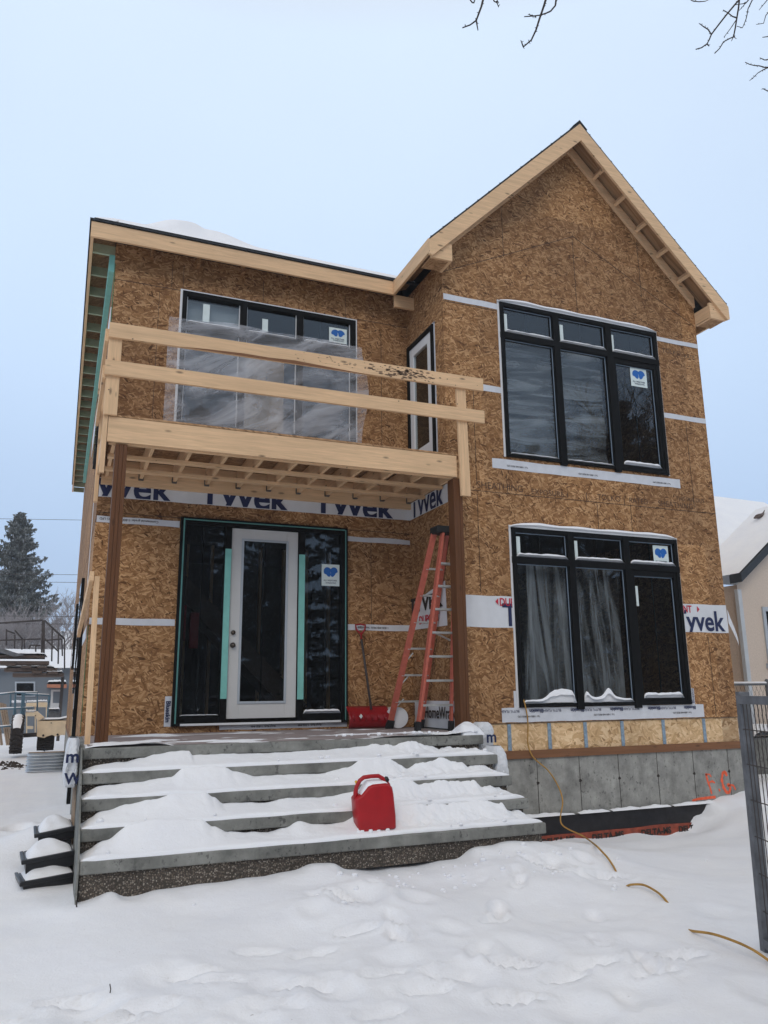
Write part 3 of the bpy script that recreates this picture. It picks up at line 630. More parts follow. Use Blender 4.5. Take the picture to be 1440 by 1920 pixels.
# ---- front door with sidelights
dr = node('front_door', house, (-2.07, D, 0)); y = D
b = mb('black_frame'); x0, x1, z0, z1 = DW
b.box(x0, x0 + .09, y - .05, y + .1, z0, z1).box(x1 - .09, x1, y - .05, y + .1, z0, z1).box(x0 + .09, x1 - .09, y - .05, y + .1, z1 - .09, z1).box(x0 + .09, x1 - .09, y - .05, y + .1, z0, z0 + .035)
b.box(-2.615, -2.53, y - .045, y + .1, .036, z1 - .09).box(-1.643, -1.553, y - .045, y + .1, .036, z1 - .09).box(x0 + .09, -2.615, y - .04, y + .1, .036, .12).box(-1.553, x1 - .09, y - .04, y + .1, .036, .12)
b.build('frame', dr, bevel=.004)
b = mb('teal').box(-2.612, -2.535, y - .062, y - .046, .315, 2.178).box(-1.638, -1.558, y - .062, y - .046, .296, 2.158); b.build('foam_strip', dr)
b = mb('teal_dark').box(x0 + .032, x0 + .05, y - .056, y - .051, z0 + .03, z1 - .02).box(x1 - .04, x1 - .026, y - .056, y - .051, z0 + .03, z1 - .03).box(x0 + .05, x1 - .04, y - .056, y - .051, z1 - .04, z1 - .025); b.build('gasket', dr)
a, c = -2.527, -1.647; b = mb('door_white'); yy0, yy1 = y - .02, y + .03
b.box(a, a + .15, yy0, yy1, .075, 2.46).box(c - .15, c, yy0, yy1, .075, 2.46).box(a + .15, c - .15, yy0, yy1, 2.31, 2.46).box(a + .15, c - .15, yy0, yy1, .075, .27); b.build('door_slab', dr, bevel=.003)
b = mb('door_trim'); a2, c2, e2, f2 = a + .13, c - .13, .25, 2.33
b.box(a2, a2 + .03, y - .032, y - .021, e2, f2).box(c2 - .03, c2, y - .032, y - .021, e2, f2).box(a2 + .03, c2 - .03, y - .032, y - .021, e2, e2 + .03).box(a2 + .03, c2 - .03, y - .032, y - .021, f2 - .03, f2); b.build('glass_trim', dr, bevel=.003)
mb('glass').box(a + .151, c - .151, y, y + .006, .271, 2.309).build('pane', dr)
mb('glass').box(x0 + .091, -2.616, y, y + .006, .121, z1 - .091).build('pane', dr); mb('glass').box(-1.552, x1 - .091, y, y + .006, .121, z1 - .091).build('pane', dr)
b = mb('black_frame').box(-2.89, -2.875, y + .02, y + .03, .12, 2.45).box(-1.26, -1.245, y + .02, y + .03, .12, 2.45).box(-2.10, -2.085, y + .02, y + .03, .28, 2.3); b.build('muntin', dr)
b = mb('brass'); 
for z, r in ((1.122, .028), (.965, .033)): b.tube([(-2.475, y - .02, z), (-2.475, y - .05, z)], r, 14)
b.tube([(-2.475, y - .05, .965), (-2.475, y - .062, .965), (-2.475, y - .085, .965)], [.014, .026, .022], 14); b.build('handle', dr, True)
W_logo(dr, -1.31, -1.06, 1.765, 2.055, y - .003)
b = mb('white_pvc').box(x0 + .1, x1 - .1, y - .075, y - .051, .004, .03); b.build('threshold', dr, bevel=.003)
b = mb('snow'); lump(b, -1.55, x1 - .095, y - .045, y - .002, .118, .05, 3); lump(b, x0 + .09, -2.62, y - .045, y - .002, .118, .015, 4); b.build('snow', dr, True)
mb('shovel_red').box(-2.95, -2.86, 2.6, 2.68, 1.1, 1.6).box(-2.80, -2.68, 2.6, 2.68, 1.0, 1.5).build('jacket', dr)
# ---- balcony side door (in the bay's side wall, X = 0)
sd = node('side_door', house, (0, .7, 3.48)); y0, y1, z0, z1 = SD
b = mb('black_frame').box(-.03, .08, y0, y0 + .07, z0, z1).box(-.03, .08, y1 - .07, y1, z0, z1).box(-.03, .08, y0 + .07, y1 - .07, z1 - .07, z1).box(-.03, .08, y0 + .07, y1 - .07, z0, z0 + .03); b.build('frame', sd, bevel=.004)
mb('tape_white').box(-.006, -.001, y0 - .03, y0, z0, z1 + .02).box(-.006, -.001, y0 - .03, y1, z1 + .001, z1 + .025).build('nailing_flange', sd)
b = mb('white_pvc').box(-.01, .04, y0 + .07, y0 + .21, z0 + .03, z1 - .07).box(-.01, .04, y1 - .19, y1 - .07, z0 + .03, z1 - .07).box(-.01, .04, y0 + .21, y1 - .19, z1 - .20, z1 - .07).box(-.01, .04, y0 + .21, y1 - .19, z0 + .03, z0 + .22); b.build('door_slab', sd, bevel=.003)
mb('glass').box(.01, .016, y0 + .21, y1 - .19, z0 + .22, z1 - .20).build('pane', sd)
# ---- balcony
YB = -.40
bal = node('balcony', house, (-2.1, 0, 3.1))
BX0, BX1 = -4.18, -.075
mb('pine_X').box(BX0, BX1, YB, YB + .045, 2.962, 3.235).build('beam', bal, bevel=.004); mb('pine_X').box(BX0 + .02, BX1, YB + .047, YB + .09, 2.95, 3.22).build('beam', bal, bevel=.004)
mb('pine_X').box(BX0 + .02, -.005, D - .06, D - .012, 2.895, 3.21).build('ledger', bal, bevel=.004)
for k in range(11):
    x = -4.12 + k * .405
    mb('pine_Y').box(x, x + .038, YB + .092, D - .062, 2.985, 3.215).build('joist', bal)
for k in range(1, 11):
    x = -4.12 + k * .405; b = mb('hanger'); b.box(x - .012, x - .002, D - .075, D - .061, 2.985, 3.12).box(x - .01, x + .045, D - .12, D - .061, 2.972, 2.982).box(x + .04, x + .05, D - .075, D - .061, 2.975, 3.12); b.build('joist_hanger', bal)
for yb_ in (.12, .66): mb('pine_X').box(BX0 + .04, -.01 if yb_ > .3 else -.015, yb_, yb_ + .09, 2.945, 2.983).build('strapping', bal, bevel=.002)
mb('osb_flat').box(BX0, -.002, YB - .005, D - .013, 3.237, 3.258).build('deck', bal)
def skew(x0, z0, x1, z1, h, y0, y1, m, name):  # long board that may run slightly out of level
    return mb(m).prism([(x0, y0, z0), (x1, y0, z1), (x1, y0, z1 + h), (x0, y0, z0 + h)], (0, y1 - y0, 0)).build(name, bal, bevel=.003)
r1 = skew(-4.24, 4.095, .30, 4.118, .168, YB - .085, YB - .047, 'pine_X', 'rail'); r1['label'] = 'upper rail board with dark mud stains'
skew(-4.255, 3.667, .30, 3.684, .165, YB - .085, YB - .047, 'pine_X', 'rail')
mb('pine_Z').prism([(-.07, YB - .045, 4.12), (-.045, YB - .045, 2.72), (.085, YB - .045, 2.72), (.06, YB - .045, 4.12)], (0, .04, 0)).build('rail_post', bal, bevel=.003)
mb('pine_Z').box(-4.235, -4.10, YB - .045, YB - .006, 3.24, 4.25).build('rail_post', bal, bevel=.003)
mb('pine_Z').box(-4.235, -4.185, YB - .0, YB + .05, 2.62, 4.25).build('rail_post', bal, bevel=.003)
mb('pine_Z').box(-4.235, -4.19, .95, 1.04, 2.62, 4.2).build('rail_post', bal, bevel=.003)
for z in (4.06, 3.64): mb('pine_Y').box(-4.275, -4.237, YB - .04, D, z, z + .14).build('rail', bal, bevel=.003)
mb('pine_Y').box(-4.22, -4.182, YB + .051, D - .02, 2.96, 3.235).build('beam', bal, bevel=.003)
# bark edge and mud on the upper rail: real flakes
b = mb('treated_X'); xx = -3.45
pts = [(-3.5, 4.098), (-3.2, 4.118), (-2.8, 4.132), (-2.5, 4.128), (-2.2, 4.142), (-1.8, 4.125), (-1.4, 4.108), (-1.2, 4.1), (-2.3, 4.10)]
b.prism([(p[0], YB - .088, p[1]) for p in pts], (0, .002, 0)).build('bark_edge', r1)
plain('mud_brown', (.15, .095, .06), .9, var=.4, scale=30)
b = mb('mud_brown')
for k in range(170):
    cx = random.gauss(-.85, .22) if k < 110 else random.uniform(-2.2, -.2); cz = 4.19 + random.gauss(0, .035); cz = min(4.255, max(4.12, cz)); rr = random.uniform(.004, .018) * (1.2 if k < 110 else .6)
    b.poly([(cx + rr * 1.8 * math.cos(a) * random.uniform(.5, 1.2), YB - .0865, cz + rr * .6 * math.sin(a) * random.uniform(.5, 1.2)) for a in [j * .785 for j in range(8)]], [tuple(range(8))])
b.build('mud', r1)['kind'] = 'stuff'
b = mb('snow'); lump(b, -3.5, -2.7, 0, .5, 3.257, .09, 1); lump(b, -2.3, -1.9, .1, .4, 3.257, .03, 2); lump(b, -.45, -.2, -.3, .1, 3.257, .05, 4); b.build('snow', bal, True)
# posts
for px_, nm in ((-4.09, 'left'), (-.12, 'right')):
    p = node('post', bal, (px_ + .06, -.3, -.08))
    for k in range(3): mb('treated').box(px_ + k * .0405, px_ + k * .0405 + .0385, -.38 + .003 * (k % 2), -.225 - .003 * (k % 2), -.083, 2.95).build('ply', p, bevel=.002)
# temporary brace beside the left post
br = thing('brace', (-4.2, -.4, -.08), 'pale unpainted timber brace standing between the left balcony post and the house corner', 'timber brace')
mb('pine_Z').prism([(-4.185, -.47, -.08), (-4.135, -.47, -.08), (-4.15, -.32, 1.55), (-4.2, -.32, 1.55)], (0, .09, 0)).build('upright', br, bevel=.003)
mb('pine_Y').beam((-4.225, -.33, 1.55), (-4.27, 1.75, 1.12), .04, .10).build('diagonal', br, bevel=.003)
# ================================================================== STEPS
N = [(-2.139, -.814), (-1.857, -.632), (-1.572, -.449), (-1.309, -.266), (-1.022, -.083)]
SX0, SX1 = -4.215, -.187
steps = thing('concrete_steps', (-2.2, -1.6, -1.1), 'wide grey precast concrete steps with pebbled risers, partly buried in drifted snow', 'steps')
for i, (y, z) in enumerate(N):
    ye = N[i + 1][0] + .10 if i < 4 else D - .013
    mb('concrete').box(SX0, SX1, y, ye, z - .095, z).build('tread', steps, bevel=.012)
    if i == 0:
        mb('aggregate').box(SX0 + .006, -2.2, y + .04, y + .3, -1.10, z - .096).box(-2.2, SX1 - .03, y + .04, y + .3, -1.06, z - .096).build('riser', steps, bevel=.006)
    else: mb('aggregate').box(SX0 + .006, SX1 - .04, y + .045, y + .3, N[i - 1][1] + .0005, z - .096).build('riser', steps)
mb('concrete').box(SX1 + .001, -.008, -.45, D - .02, -.18, -.083).build('tread', steps); mb('aggregate').box(SX1 - .3, -.01, -.44, D - .02, -1.2, -.181).build('riser', steps)
mb('concrete').prism([(SX0 - .014, -2.15, -1.12), (SX0 - .014, 1.19, -1.12), (SX0 - .014, 1.19, -.085), (SX0 - .014, -1.03, -.085), (SX0 - .014, -2.15, -.815)], (.013, 0, 0)).build('side_flashing', steps)
mb('insulation').box(SX0 + .05, -.15, -.93, D - .02, -.0825, -.078).build('porch_mat', steps)
# snow on the steps
def inv(px, y, z):  # world X for a photo column on a step edge
    lo, hi = -6., 2.
    for _ in range(30):
        m_ = (lo + hi) / 2; q = CM.transposed() @ (Vector((m_, y, z)) - CAM); u = 720 + F * q.x / -q.z
        if u < px: lo = m_
        else: hi = m_
    return lo
PR = {0: [(150, 0), (165, .2), (200, .5), (245, 1.08), (300, 1.2), (375, 1.1), (400, .75), (430, .45), (470, .35), (500, .3), (535, .45), (560, .72), (590, .5), (610, .45), (640, .5), (690, 1.05), (760, 1.10), (900, 1.03), (940, .85), (952, .45), (990, .4)],
      1: [(150, 0), (170, .3), (200, .5), (240, .7), (280, .85), (335, 1.03), (383, 1.06), (400, .8), (420, .5), (500, .4), (540, .55), (600, .48), (650, .6), (700, .95), (740, 1.08), (772, 1.02), (785, .8), (800, .85), (830, .97), (850, .82), (885, .9), (905, .5), (960, .35)],
      2: [(150, 0), (170, .33), (200, .40), (260, .5), (320, .65), (345, 1.02), (400, 1.08), (420, 1.0), (440, .75), (480, .5), (600, .45), (650, .7), (680, 1.06), (730, 1.05), (748, .7), (765, .5), (790, .8), (830, .9), (862, .75), (875, .45), (934, .35)],
      3: [(150, 0), (175, .2), (230, .3), (270, .45), (290, .6), (330, .73), (355, .73), (362, .5), (420, .5), (500, .45), (600, .5), (680, .6), (700, .72), (730, .62), (770, .78), (790, .6), (830, .35), (905, .25)]}
b = mb('snow')
for i in range(4):
    y0, z0 = N[i]; y1, z1 = N[i + 1]; rise = z1 - z0; cp = [(inv(p, y1, z1), f) for p, f in PR[i]]; x0, x1 = SX0 + .004, SX1 - .004
    xr_ = inv(700, y0, z0)
    def f(u, v, i=i, y0=y0, z0=z0, y1=y1, rise=rise, cp=cp, xr_=xr_):
        x = x0 + u * (x1 - x0); hb = rise * lerp(cp, x) * (1 + .05 * nz(x * 5, i)); tr_ = min(1, max(0, (x - xr_) / .4))
        edge = max(0., min(1, (x - x0) / .10)) ** .6 * max(0., min(1, (x1 - x) / .12)) ** .6
        hf = (.030 + .014 * nz(x * 3, i, 1) + .01 * tr_) * edge
        yf_ = y0 + .006 + .014 * nz(x * 2.3, i * 3., 7) + .02 * (1 - edge) + tr_ * .02 * (1 + nz(x * 6, i, 3))
        if v < .12:
            a = v / .12 * math.pi / 2; y = yf_ + .03 * (1 - math.cos(a)); z = z0 - .004 + (hf + .004) * math.sin(a)
        else:
            t = (v - .12) / .78; y = yf_ + .03 + t * (y1 - .004 - yf_ - .03); t_ = min(1, t)
            z = z0 + hf + (hb - hf) * (t_ ** (1.15 + .9 * tr_) if hb > hf else t_)
            z += (.006 + .020 * tr_) * fbm(x, y, i * 2., 9, 5) * min(1, t_ * 3) + .012 * fbm(x, y, i + 9., 2.5, 2) * t_ * (1 - t_)
            if x - x0 < .12: z = z0 + (z - z0) * (max(0., x - x0) / .12) ** .7
            if x1 - x < .14: z = z0 + (z - z0) * (max(0, x1 - x) / .14) ** .7
        return (x, y, z)
    b.grid(f, 420, 34)
# porch edge snow and dusting
def pf(u, v):
    x = SX0 + .02 + u * (SX1 - SX0 - .04); y = -1.0 + v * .9; n_ = fbm(x * 1.0, y * 3.5, 2., 1.6, 4)
    k = lerp([(-4.2, .035), (-3.9, .03), (-3.3, .006), (-1.6, .004), (-1.2, .012), (-.5, .028), (-.2, .06)], x)
    return (x, y, -.0835 + max(-.004, n_ * .03 + k * (1 - v) - .006) * min(1, u * 40, (1 - u) * 30))
b.grid(pf, 220, 40)
def pf2(u, v):
    x = -3.9 + u * 3.2; y = .3 + v * .85; n_ = fbm(x * .8, y * 3., 5., 1.6, 4)
    return (x, y, -.079 + max(-.003, n_ * .03 - .007) * min(1, u * 12, (1 - u) * 12, v * 8, (1 - v) * 8))
b.grid(pf2, 120, 40)
so = b.build('snow_on_steps', None, True); tag(so, None, None, None, 'stuff'); so['label'] = 'drifted white snow lying on the concrete steps'; so['category'] = 'snow'
# ================================================================== GROUND
CP = [(-4.19, -2.16, -1.11), (-4.10, -2.16, -1.085), (-3.99, -2.16, -1.03), (-3.88, -2.16, -1.115), (-3.6, -2.2, -1.07), (-3.23, -2.16, -1.062), (-2.9, -2.16, -1.05), (-2.6, -2.16, -1.03), (-2.416, -2.16, -.985), (-2.26, -2.16, -.99), (-2.16, -2.2, -1.085), (-1.85, -2.16, -1.105), (-1.5, -2.16, -1.105), (-1.157, -2.16, -1.07), (-.889, -2.16, -.975), (-.55, -2.16, -.955), (-.279, -2.16, -.977), (-.1, -2.1, -1.03),
      (-.8, -2.45, -1.02), (-.5, -2.7, -1.08), (-2.5, -2.6, -1.07), (-3.5, -2.8, -1.13), (-1.5, -2.7, -1.14), (-4.5, -2.5, -1.14), (-3, -3.6, -1.18), (-1, -3.6, -1.17), (-.1, -3, -1.14), (-4.6, -3.8, -1.17), (-2, -5, -1.2), (0, -5, -1.17), (-4.5, -6, -1.22), (-4.4, -9, -1.25), (0, -9, -1.2), (-8, -6, -1.22), (4, -6, -1.15), (3, -9, -1.2),
      (0, -1.5, -1.15), (0, -.7, -1.25), (.2, -.25, -1.35), (1, -.3, -1.38), (2, -.3, -1.40), (2.9, -.3, -1.45), (3.25, -.25, -1.42), (3.5, -.15, -1.24), (3.75, -.12, -1.10), (4.1, -.1, -1.045), (4.5, -.1, -1.0), (5.2, .2, -1.0), (4.0, -.7, -1.13), (4.6, -1, -1.06), (2.0, -.9, -1.37), (1, -1, -1.33), (3.1, -.9, -1.33), (3.6, -1.6, -1.2), (2.0, -2, -1.24), (1, -2.5, -1.2), (5.5, -2.5, -1.1), (3, -4, -1.15),
      (-4.25, -1.7, -1.12), (-4.25, -.7, -.92), (-4.25, -.2, -.78), (-4.6, -.8, -1.02), (-4.9, -1.6, -1.12), (-4.3, .6, -.85), (-4.7, .7, -1.0), (-4.3, 2.5, -1.0), (-4.9, 3, -1.08), (-5.5, 0, -1.1), (-6.5, 2, -1.12), (-5, 6, -1.13), (-7, 8, -1.12), (-4.6, 12, -1.12), (-9, 14, -1.05), (-5, 20, -1.1), (-10, 25, -1.0), (6, 3, -1.05), (8, 1, -1.1), (7, 6, -1.1), (12, 0, -1.1), (-12, -2, -1.2), (0, 4, -1.3), (3, 8, -1.2), (0, 14, -1.1)]
PITS = [(-2.3, -2.9, .16, .05), (-2.1, -2.65, .07, .025), (-2.62, -2.75, .06, .02), (-2.7, -3.05, .10, .025), (-1.95, -3.1, .12, .03), (-.62, -2.5, .06, .03), (-.5, -2.75, .09, .035), (-.35, -2.9, .10, .03), (-.42, -2.55, .07, .03), (-1.2, -2.75, .04, .015), (-.1, -2.55, .08, .035), (-.2, -2.95, .08, .025),
        (-3.3, -4.2, .14, .03), (-3.0, -4.35, .13, .035), (-2.55, -4.1, .15, .03), (-2.2, -4.4, .12, .03), (-3.8, -3.9, .16, .03), (-4.2, -4.15, .14, .03), (-1.7, -4.2, .14, .03), (-3.5, -4.6, .12, .03), (-2.0, -3.75, .10, .02), (-1.5, -4.9, .15, .03), (-1.05, -4.4, .16, .025), (-.8, -3.7, .12, .02), (-.1, -4.1, .14, .02), (-4.6, -4.4, .13, .03), (-.95, -5.3, .14, .03), (-1.9, -5.0, .15, .03), (-5.3, 1.2, .2, .08), (-4.75, .9, .12, .09), (-5.6, 2.6, .2, .04)]
_r = random.Random(21); PRINTS = []
for (ax, ay, bx, by, n) in [(-4.9, -4.0, -1.3, -4.45, 9), (-4.7, -4.5, -.7, -4.75, 10), (-2.1, -4.2, -.7, -2.6, 5), (-2.5, -2.6, -2.2, -3.9, 4), (-.7, -2.4, .1, -3.1, 4), (-1.6, -5.2, -.9, -3.6, 4), (-3.8, -3.75, -2.3, -3.5, 4)]:
    for k in range(n):
        t = (k + .5) / n; an = math.atan2(by - ay, bx - ax) + _r.uniform(-.4, .4); sd = .09 * (1 if k % 2 else -1)
        PRINTS.append((ax + (bx - ax) * t + sd * math.sin(an) + _r.uniform(-.06, .06), ay + (by - ay) * t + sd * math.cos(an) + _r.uniform(-.06, .06), an, .145, .06, _r.uniform(.018, .045)))
def gh(x, y):
    sw = s = 0.
    for px, py, pz in CP:
        d2 = (x - px) ** 2 + (y - py) ** 2; 
        w = 1 / (d2 + .004) ** 1.6; sw += w; s += w * pz
    z = s / sw
    near = max(0., 1 - max(abs(x + 1.5) - 6, abs(y + 2.5) - 8, 0) / 10)
    trm = math.exp(-((y + 4.35) / .75) ** 2) * (1 if x < -1.2 else .45) + .75 * math.exp(-((x + .5) ** 2 + (y + 2.8) ** 2) / .5) + .5 * math.exp(-((x + 2.3) ** 2 + (y + 3.0) ** 2) / .4)
    z += near * (.018 * fbm(x, y, 3., .9, 3) + (.004 + .011 * min(1, trm)) * fbm(x, y, 8., 5., 5) + .011 * min(1, trm) * (abs(fbm(x, y, 2., 9., 3)) - .3)) + .03 * fbm(x, y, 1., .15, 3)
    for a, c, r, h in PITS:
        q = ((x - a) ** 2 + ((y - c) * .8) ** 2) / (r * r)
        if q < 6: z += h * 1.0 * (-math.exp(-q * 1.3) + .45 * math.exp(-(math.sqrt(q) - 1.35) ** 2 * 5))
    for a, c, rr, l, wd, h in PRINTS:
        dx, dy = x - a, y - c
        if dx * dx + dy * dy > .09: continue
        p = (dx * math.cos(rr) + dy * math.sin(rr)) / l; q = (-dx * math.sin(rr) + dy * math.cos(rr)) / wd; d = math.sqrt(p * p + q * q)
        z += -h * max(0., min(1., (1.12 - d) / .3)) + h * .35 * math.exp(-((d - 1.35) / .2) ** 2)
    return z
def graded():
    xs = [-250, -160, -100, -60, -40, -28, -20, -15, -12, -10, -8.5, -7.5, -6.8, -6.2, -5.9, -5.6, -5.45]; x = -5.3
    while x < 5.0: xs.append(x); x += .03 if x < 1.2 else .05
    xs += [5.1, 5.3, 5.6, 6, 6.5, 7, 7.6, 8.4, 9.5, 11, 13, 16, 20, 28, 40, 60, 100, 160, 250]
    ys = [-120, -60, -35, -22, -15, -11, -9, -7.8, -7, -6.5, -6.1, -5.8]; y = -5.6
    while y < 1.6: ys.append(y); y += .03 if y < -1.3 else .045
    ys += [1.7, 1.9, 2.2, 2.5, 2.9, 3.3, 3.8, 4.4, 5, 5.7, 6.5, 7.4, 8.4, 9.6, 11, 12.5, 14.5, 17, 20, 24, 29, 36, 46, 60, 90, 150, 250, 400]
    return xs, ys
xs, ys = graded(); vv = [(x, y, gh(x, y)) for y in ys for x in xs]; nx = len(xs)
g = MB().mat('snow_ground'); g.v = vv
for j in range(len(ys) - 1):
    for i in range(nx - 1): g.f.append([j * nx + i, j * nx + i + 1, j * nx + nx + i + 1, j * nx + nx + i]); g.mi.append(0)
go = g.build('ground', None, True); go['kind'] = 'structure'
b = mb('snow'); rr = random.Random(3)
for k in range(150):
    if k < 90:
        i = rr.choice((0, 1, 2, 3, 4)); x = rr.uniform(-2.2, -.25) if rr.random() < .8 else rr.uniform(-4.1, -.3); y0, z0 = N[i]; y = y0 + rr.uniform(.02, .12); z = z0 + .035
    else: x = rr.gauss(-1.2, 1.0); y = -2.25 - abs(rr.gauss(0, .5)); z = gh(x, y)
    r = rr.uniform(.006, .022) * (1.3 if rr.random() < .2 else 1); q = Vector((x, y, z))
    b.tube([q + Vector((-r, 0, -.2 * r)), q + Vector((-.5 * r, .1 * r, .3 * r)), q + Vector((.5 * r, 0, .35 * r)), q + Vector((r, 0, 0))], [r * .35, r * .9, r * .85, r * .3], 6)
o = b.build('snow_crumbs', None, True); tag(o, 'small crumbs of snow scattered on the steps and in front of them', 'snow', kind='stuff')
# ================================================================== GAS CAN
def gas_can():
    k = .000445; O = Vector((-2.0, -2.075, -.79))
    P = lambda cx, cy: ((cx - 385) * k, (1290 - cy) * k)
    body = [P(*q) for q in [(400, 1290), (372, 1180), (345, 900), (335, 680), (372, 640), (450, 605), (600, 455), (700, 428), (960, 428), (1030, 450), (1085, 520), (1105, 640), (1130, 1060), (1125, 1270), (1090, 1290)]]
    c = thing('gas_can', O, 'red plastic fuel can with black cap, tilted in the snow on the bottom step', 'fuel can')
    Mx = Matrix.Translation(O) @ Matrix.Rotation(R_(-5), 4, 'Z') @ Matrix.Rotation(R_(-3), 4, 'Y') @ Matrix.Rotation(R_(3), 4, 'X')
    W_ = lambda x, y, z: Mx @ Vector((x, y, z))
    b = mb('can_red'); dp = .185
    ring = []
    cxm, czm = .17, .2
    for (s_, yy) in ((.93, 0), (1.0, .022), (1.0, dp - .022), (.93, dp)):
        ring.append([W_(cxm + (x - cxm) * s_, yy, czm + (z - czm) * s_) for x, z in body])
    n = len(body); pts = [q for r in ring for q in r]; fs = [tuple(range(n)), tuple(range(4 * n - 1, 3 * n - 1, -1))]
    for r in range(3): fs += [(r * n + i, (r + 1) * n + i, (r + 1) * n + (i + 1) % n, r * n + (i + 1) % n) for i in range(n)]
    b.poly(pts, fs); o = b.build('body', c, True, bevel=.006)
    b = mb('can_red'); hp = [P(*q) for q in [(375, 720), (375, 560), (400, 460), (470, 350), (550, 300), (700, 292), (850, 300), (930, 350), (1000, 430), (1040, 500)]]
    b.tube([W_(x, .075 + (.0 if z < .32 else .0), z) for x, z in hp], [.022, .02, .018, .018, .018, .017, .018, .018, .02, .024], 10); b.build('handle', c, True)
    b = mb('black_plastic'); x, z = P(985, 395); b.tube([W_(x, .075, z), W_(x + .022, .075, z + .012)], .026, 14); b.tube([W_(x + .018, .075, z + .01), W_(x + .028, .075, z + .015)], .019, 14); b.build('cap', c, True, bevel=.002)
    b = mb('yellow'); x, z = P(402, 380); b.tube([W_(x + .012, .09, z - .02), W_(x - .004, .09, z + .012)], [.014, .010], 10); b.build('vent_cap', c, True)
    b = mb('snow'); 
    def sf(u, v):
        x, z = lerp([(0, P(455, 590)[0]), (.35, P(600, 450)[0]), (1, P(1000, 432)[0])], u), lerp([(0, P(455, 590)[1]), (.35, P(600, 450)[1]), (1, P(1000, 432)[1])], u)
        return W_(x, .02 + v * (dp - .04), z - .006 + .042 * psin(math.pi * min(1, max(0, u))) ** .6 * psin(math.pi * v) ** .5)
    b.grid(sf, 24, 8).build('snow', c, True)
gas_can()
# ================================================================== LADDER
def ladder():
    c = thing('stepladder', (-.33, .3, -.083), 'orange fibreglass stepladder with grey treads standing beside the right balcony post', 'stepladder')
    zt = 2.33
    A = (Vector((-.545, .77, -.083)), Vector((-.215, -.0, zt))); B = (Vector((-.565, -.14, -.083)), Vector((-.155, -.12, zt)))
    C = (Vector((-.13, -.14, -.083)), Vector((.01, -.12, zt))); Dd = (Vector((-.10, .77, -.083)), Vector((-.03, .0, zt)))
    def rail(p, w, h, up=(0, 1, 0)):
        d = (p[1] - p[0]).normalized(); b = mb('ladder_orange')
        b.beam(p[0] + d * .1, p[1], w, h, up); b.build('rail', c, bevel=.003)
        mb('rubber').beam(p[0], p[0] + d * .12, w + .022, h + .02, up).build('foot', c, bevel=.006)
    rail(B, .03, .075); rail(C, .026, .06); rail(A, .075, .03); rail(Dd, .05, .028)
    L = lambda p, t: p[0].lerp(p[1], t)
    for k in range(7):
        t = .125 + k * .117 
        mb('alu').beam(L(B, t) + Vector((.015, 0, 0)), L(C, t), .075, .026).build('step', c, bevel=.002)
    for k in range(6): mb('alu').beam(L(A, .14 + k * .135), L(Dd, .14 + k * .135), .03, .024).build('cross_bar', c)
    b = mb('alu')
    for t in (.135, .252, .37): b.beam(L(A, t - .04), L(A, t + .01).lerp(L(Dd, t + .01), .28) + Vector((0, 0, .02)), .004, .014)
    b.beam(L(B, .44).lerp(L(C, .44), .9), L(A, .5).lerp(L(Dd, .5), .9), .006, .02); b.build('brace', c)
    mb('rubber').box(-.255, .03, -.17, .05, zt - .03, zt + .06).build('top_cap', c, bevel=.012)
ladder()
# ================================================================== SHOVEL
c = thing('snow_shovel', (-.76, .95, -.08), 'red snow shovel with a dark shaft leaning on the wall beside the front door', 'shovel')
def blade(u, v): 
    x = -1.03 + u * .56; z = -.07 + v * .27; return (x, .96 + .10 * v ** 2 * 1 - .07 * psin(math.pi * v) + .03 * (2 * u - 1) ** 2 * -1, z)
b = mb('shovel_red').grid(blade, 24, 10); o = b.build('blade', c, True); s_ = o.modifiers.new('s', 'SOLIDIFY'); s_.thickness = .006
b = mb('shovel_red')
for k in range(6): b.tube([(-.98 + k * .085, .90, .10), (-.97 + k * .085, .89, .03)], [.016, .012], 8)
b.build('rib', c, True)
mb('sticker').poly([(-.905, .878, .08), (-.88, .878, .11), (-.855, .878, .08), (-.88, .878, .05)], [(0, 3, 2, 1)]).build('badge', c)
mb('steel_dark').tube([(-.72, .93, .16), (-.755, 1.06, .75), (-.775, 1.13, 1.06)], .015, 10).build('shaft', c, True)
b = mb('shovel_red').tube([(-.775, 1.13, 1.05), (-.778, 1.14, 1.13), (-.84, 1.15, 1.19), (-.85, 1.155, 1.25), (-.78, 1.155, 1.262), (-.71, 1.155, 1.25), (-.72, 1.15, 1.19), (-.776, 1.14, 1.125)], .013, 10); b.build('grip', c, True)
# scraps beside the shovel
r = thing('wrap_roll', (-.40, .95, .03), 'short white roll of house wrap with a red paper end behind the orange ladder', 'roll')
mb('wrap_white').tube([(-.42, .75, .055), (-.36, 1.12, .055)], .13, 24).build('roll', r, True, bevel=.004)
mb('shovel_red').poly([(-.58, .74, -.03), (-.50, .735, -.05), (-.54, .735, .10), (-.60, .735, .14)], [(0, 1, 2, 3)]).build('paper_end', r)
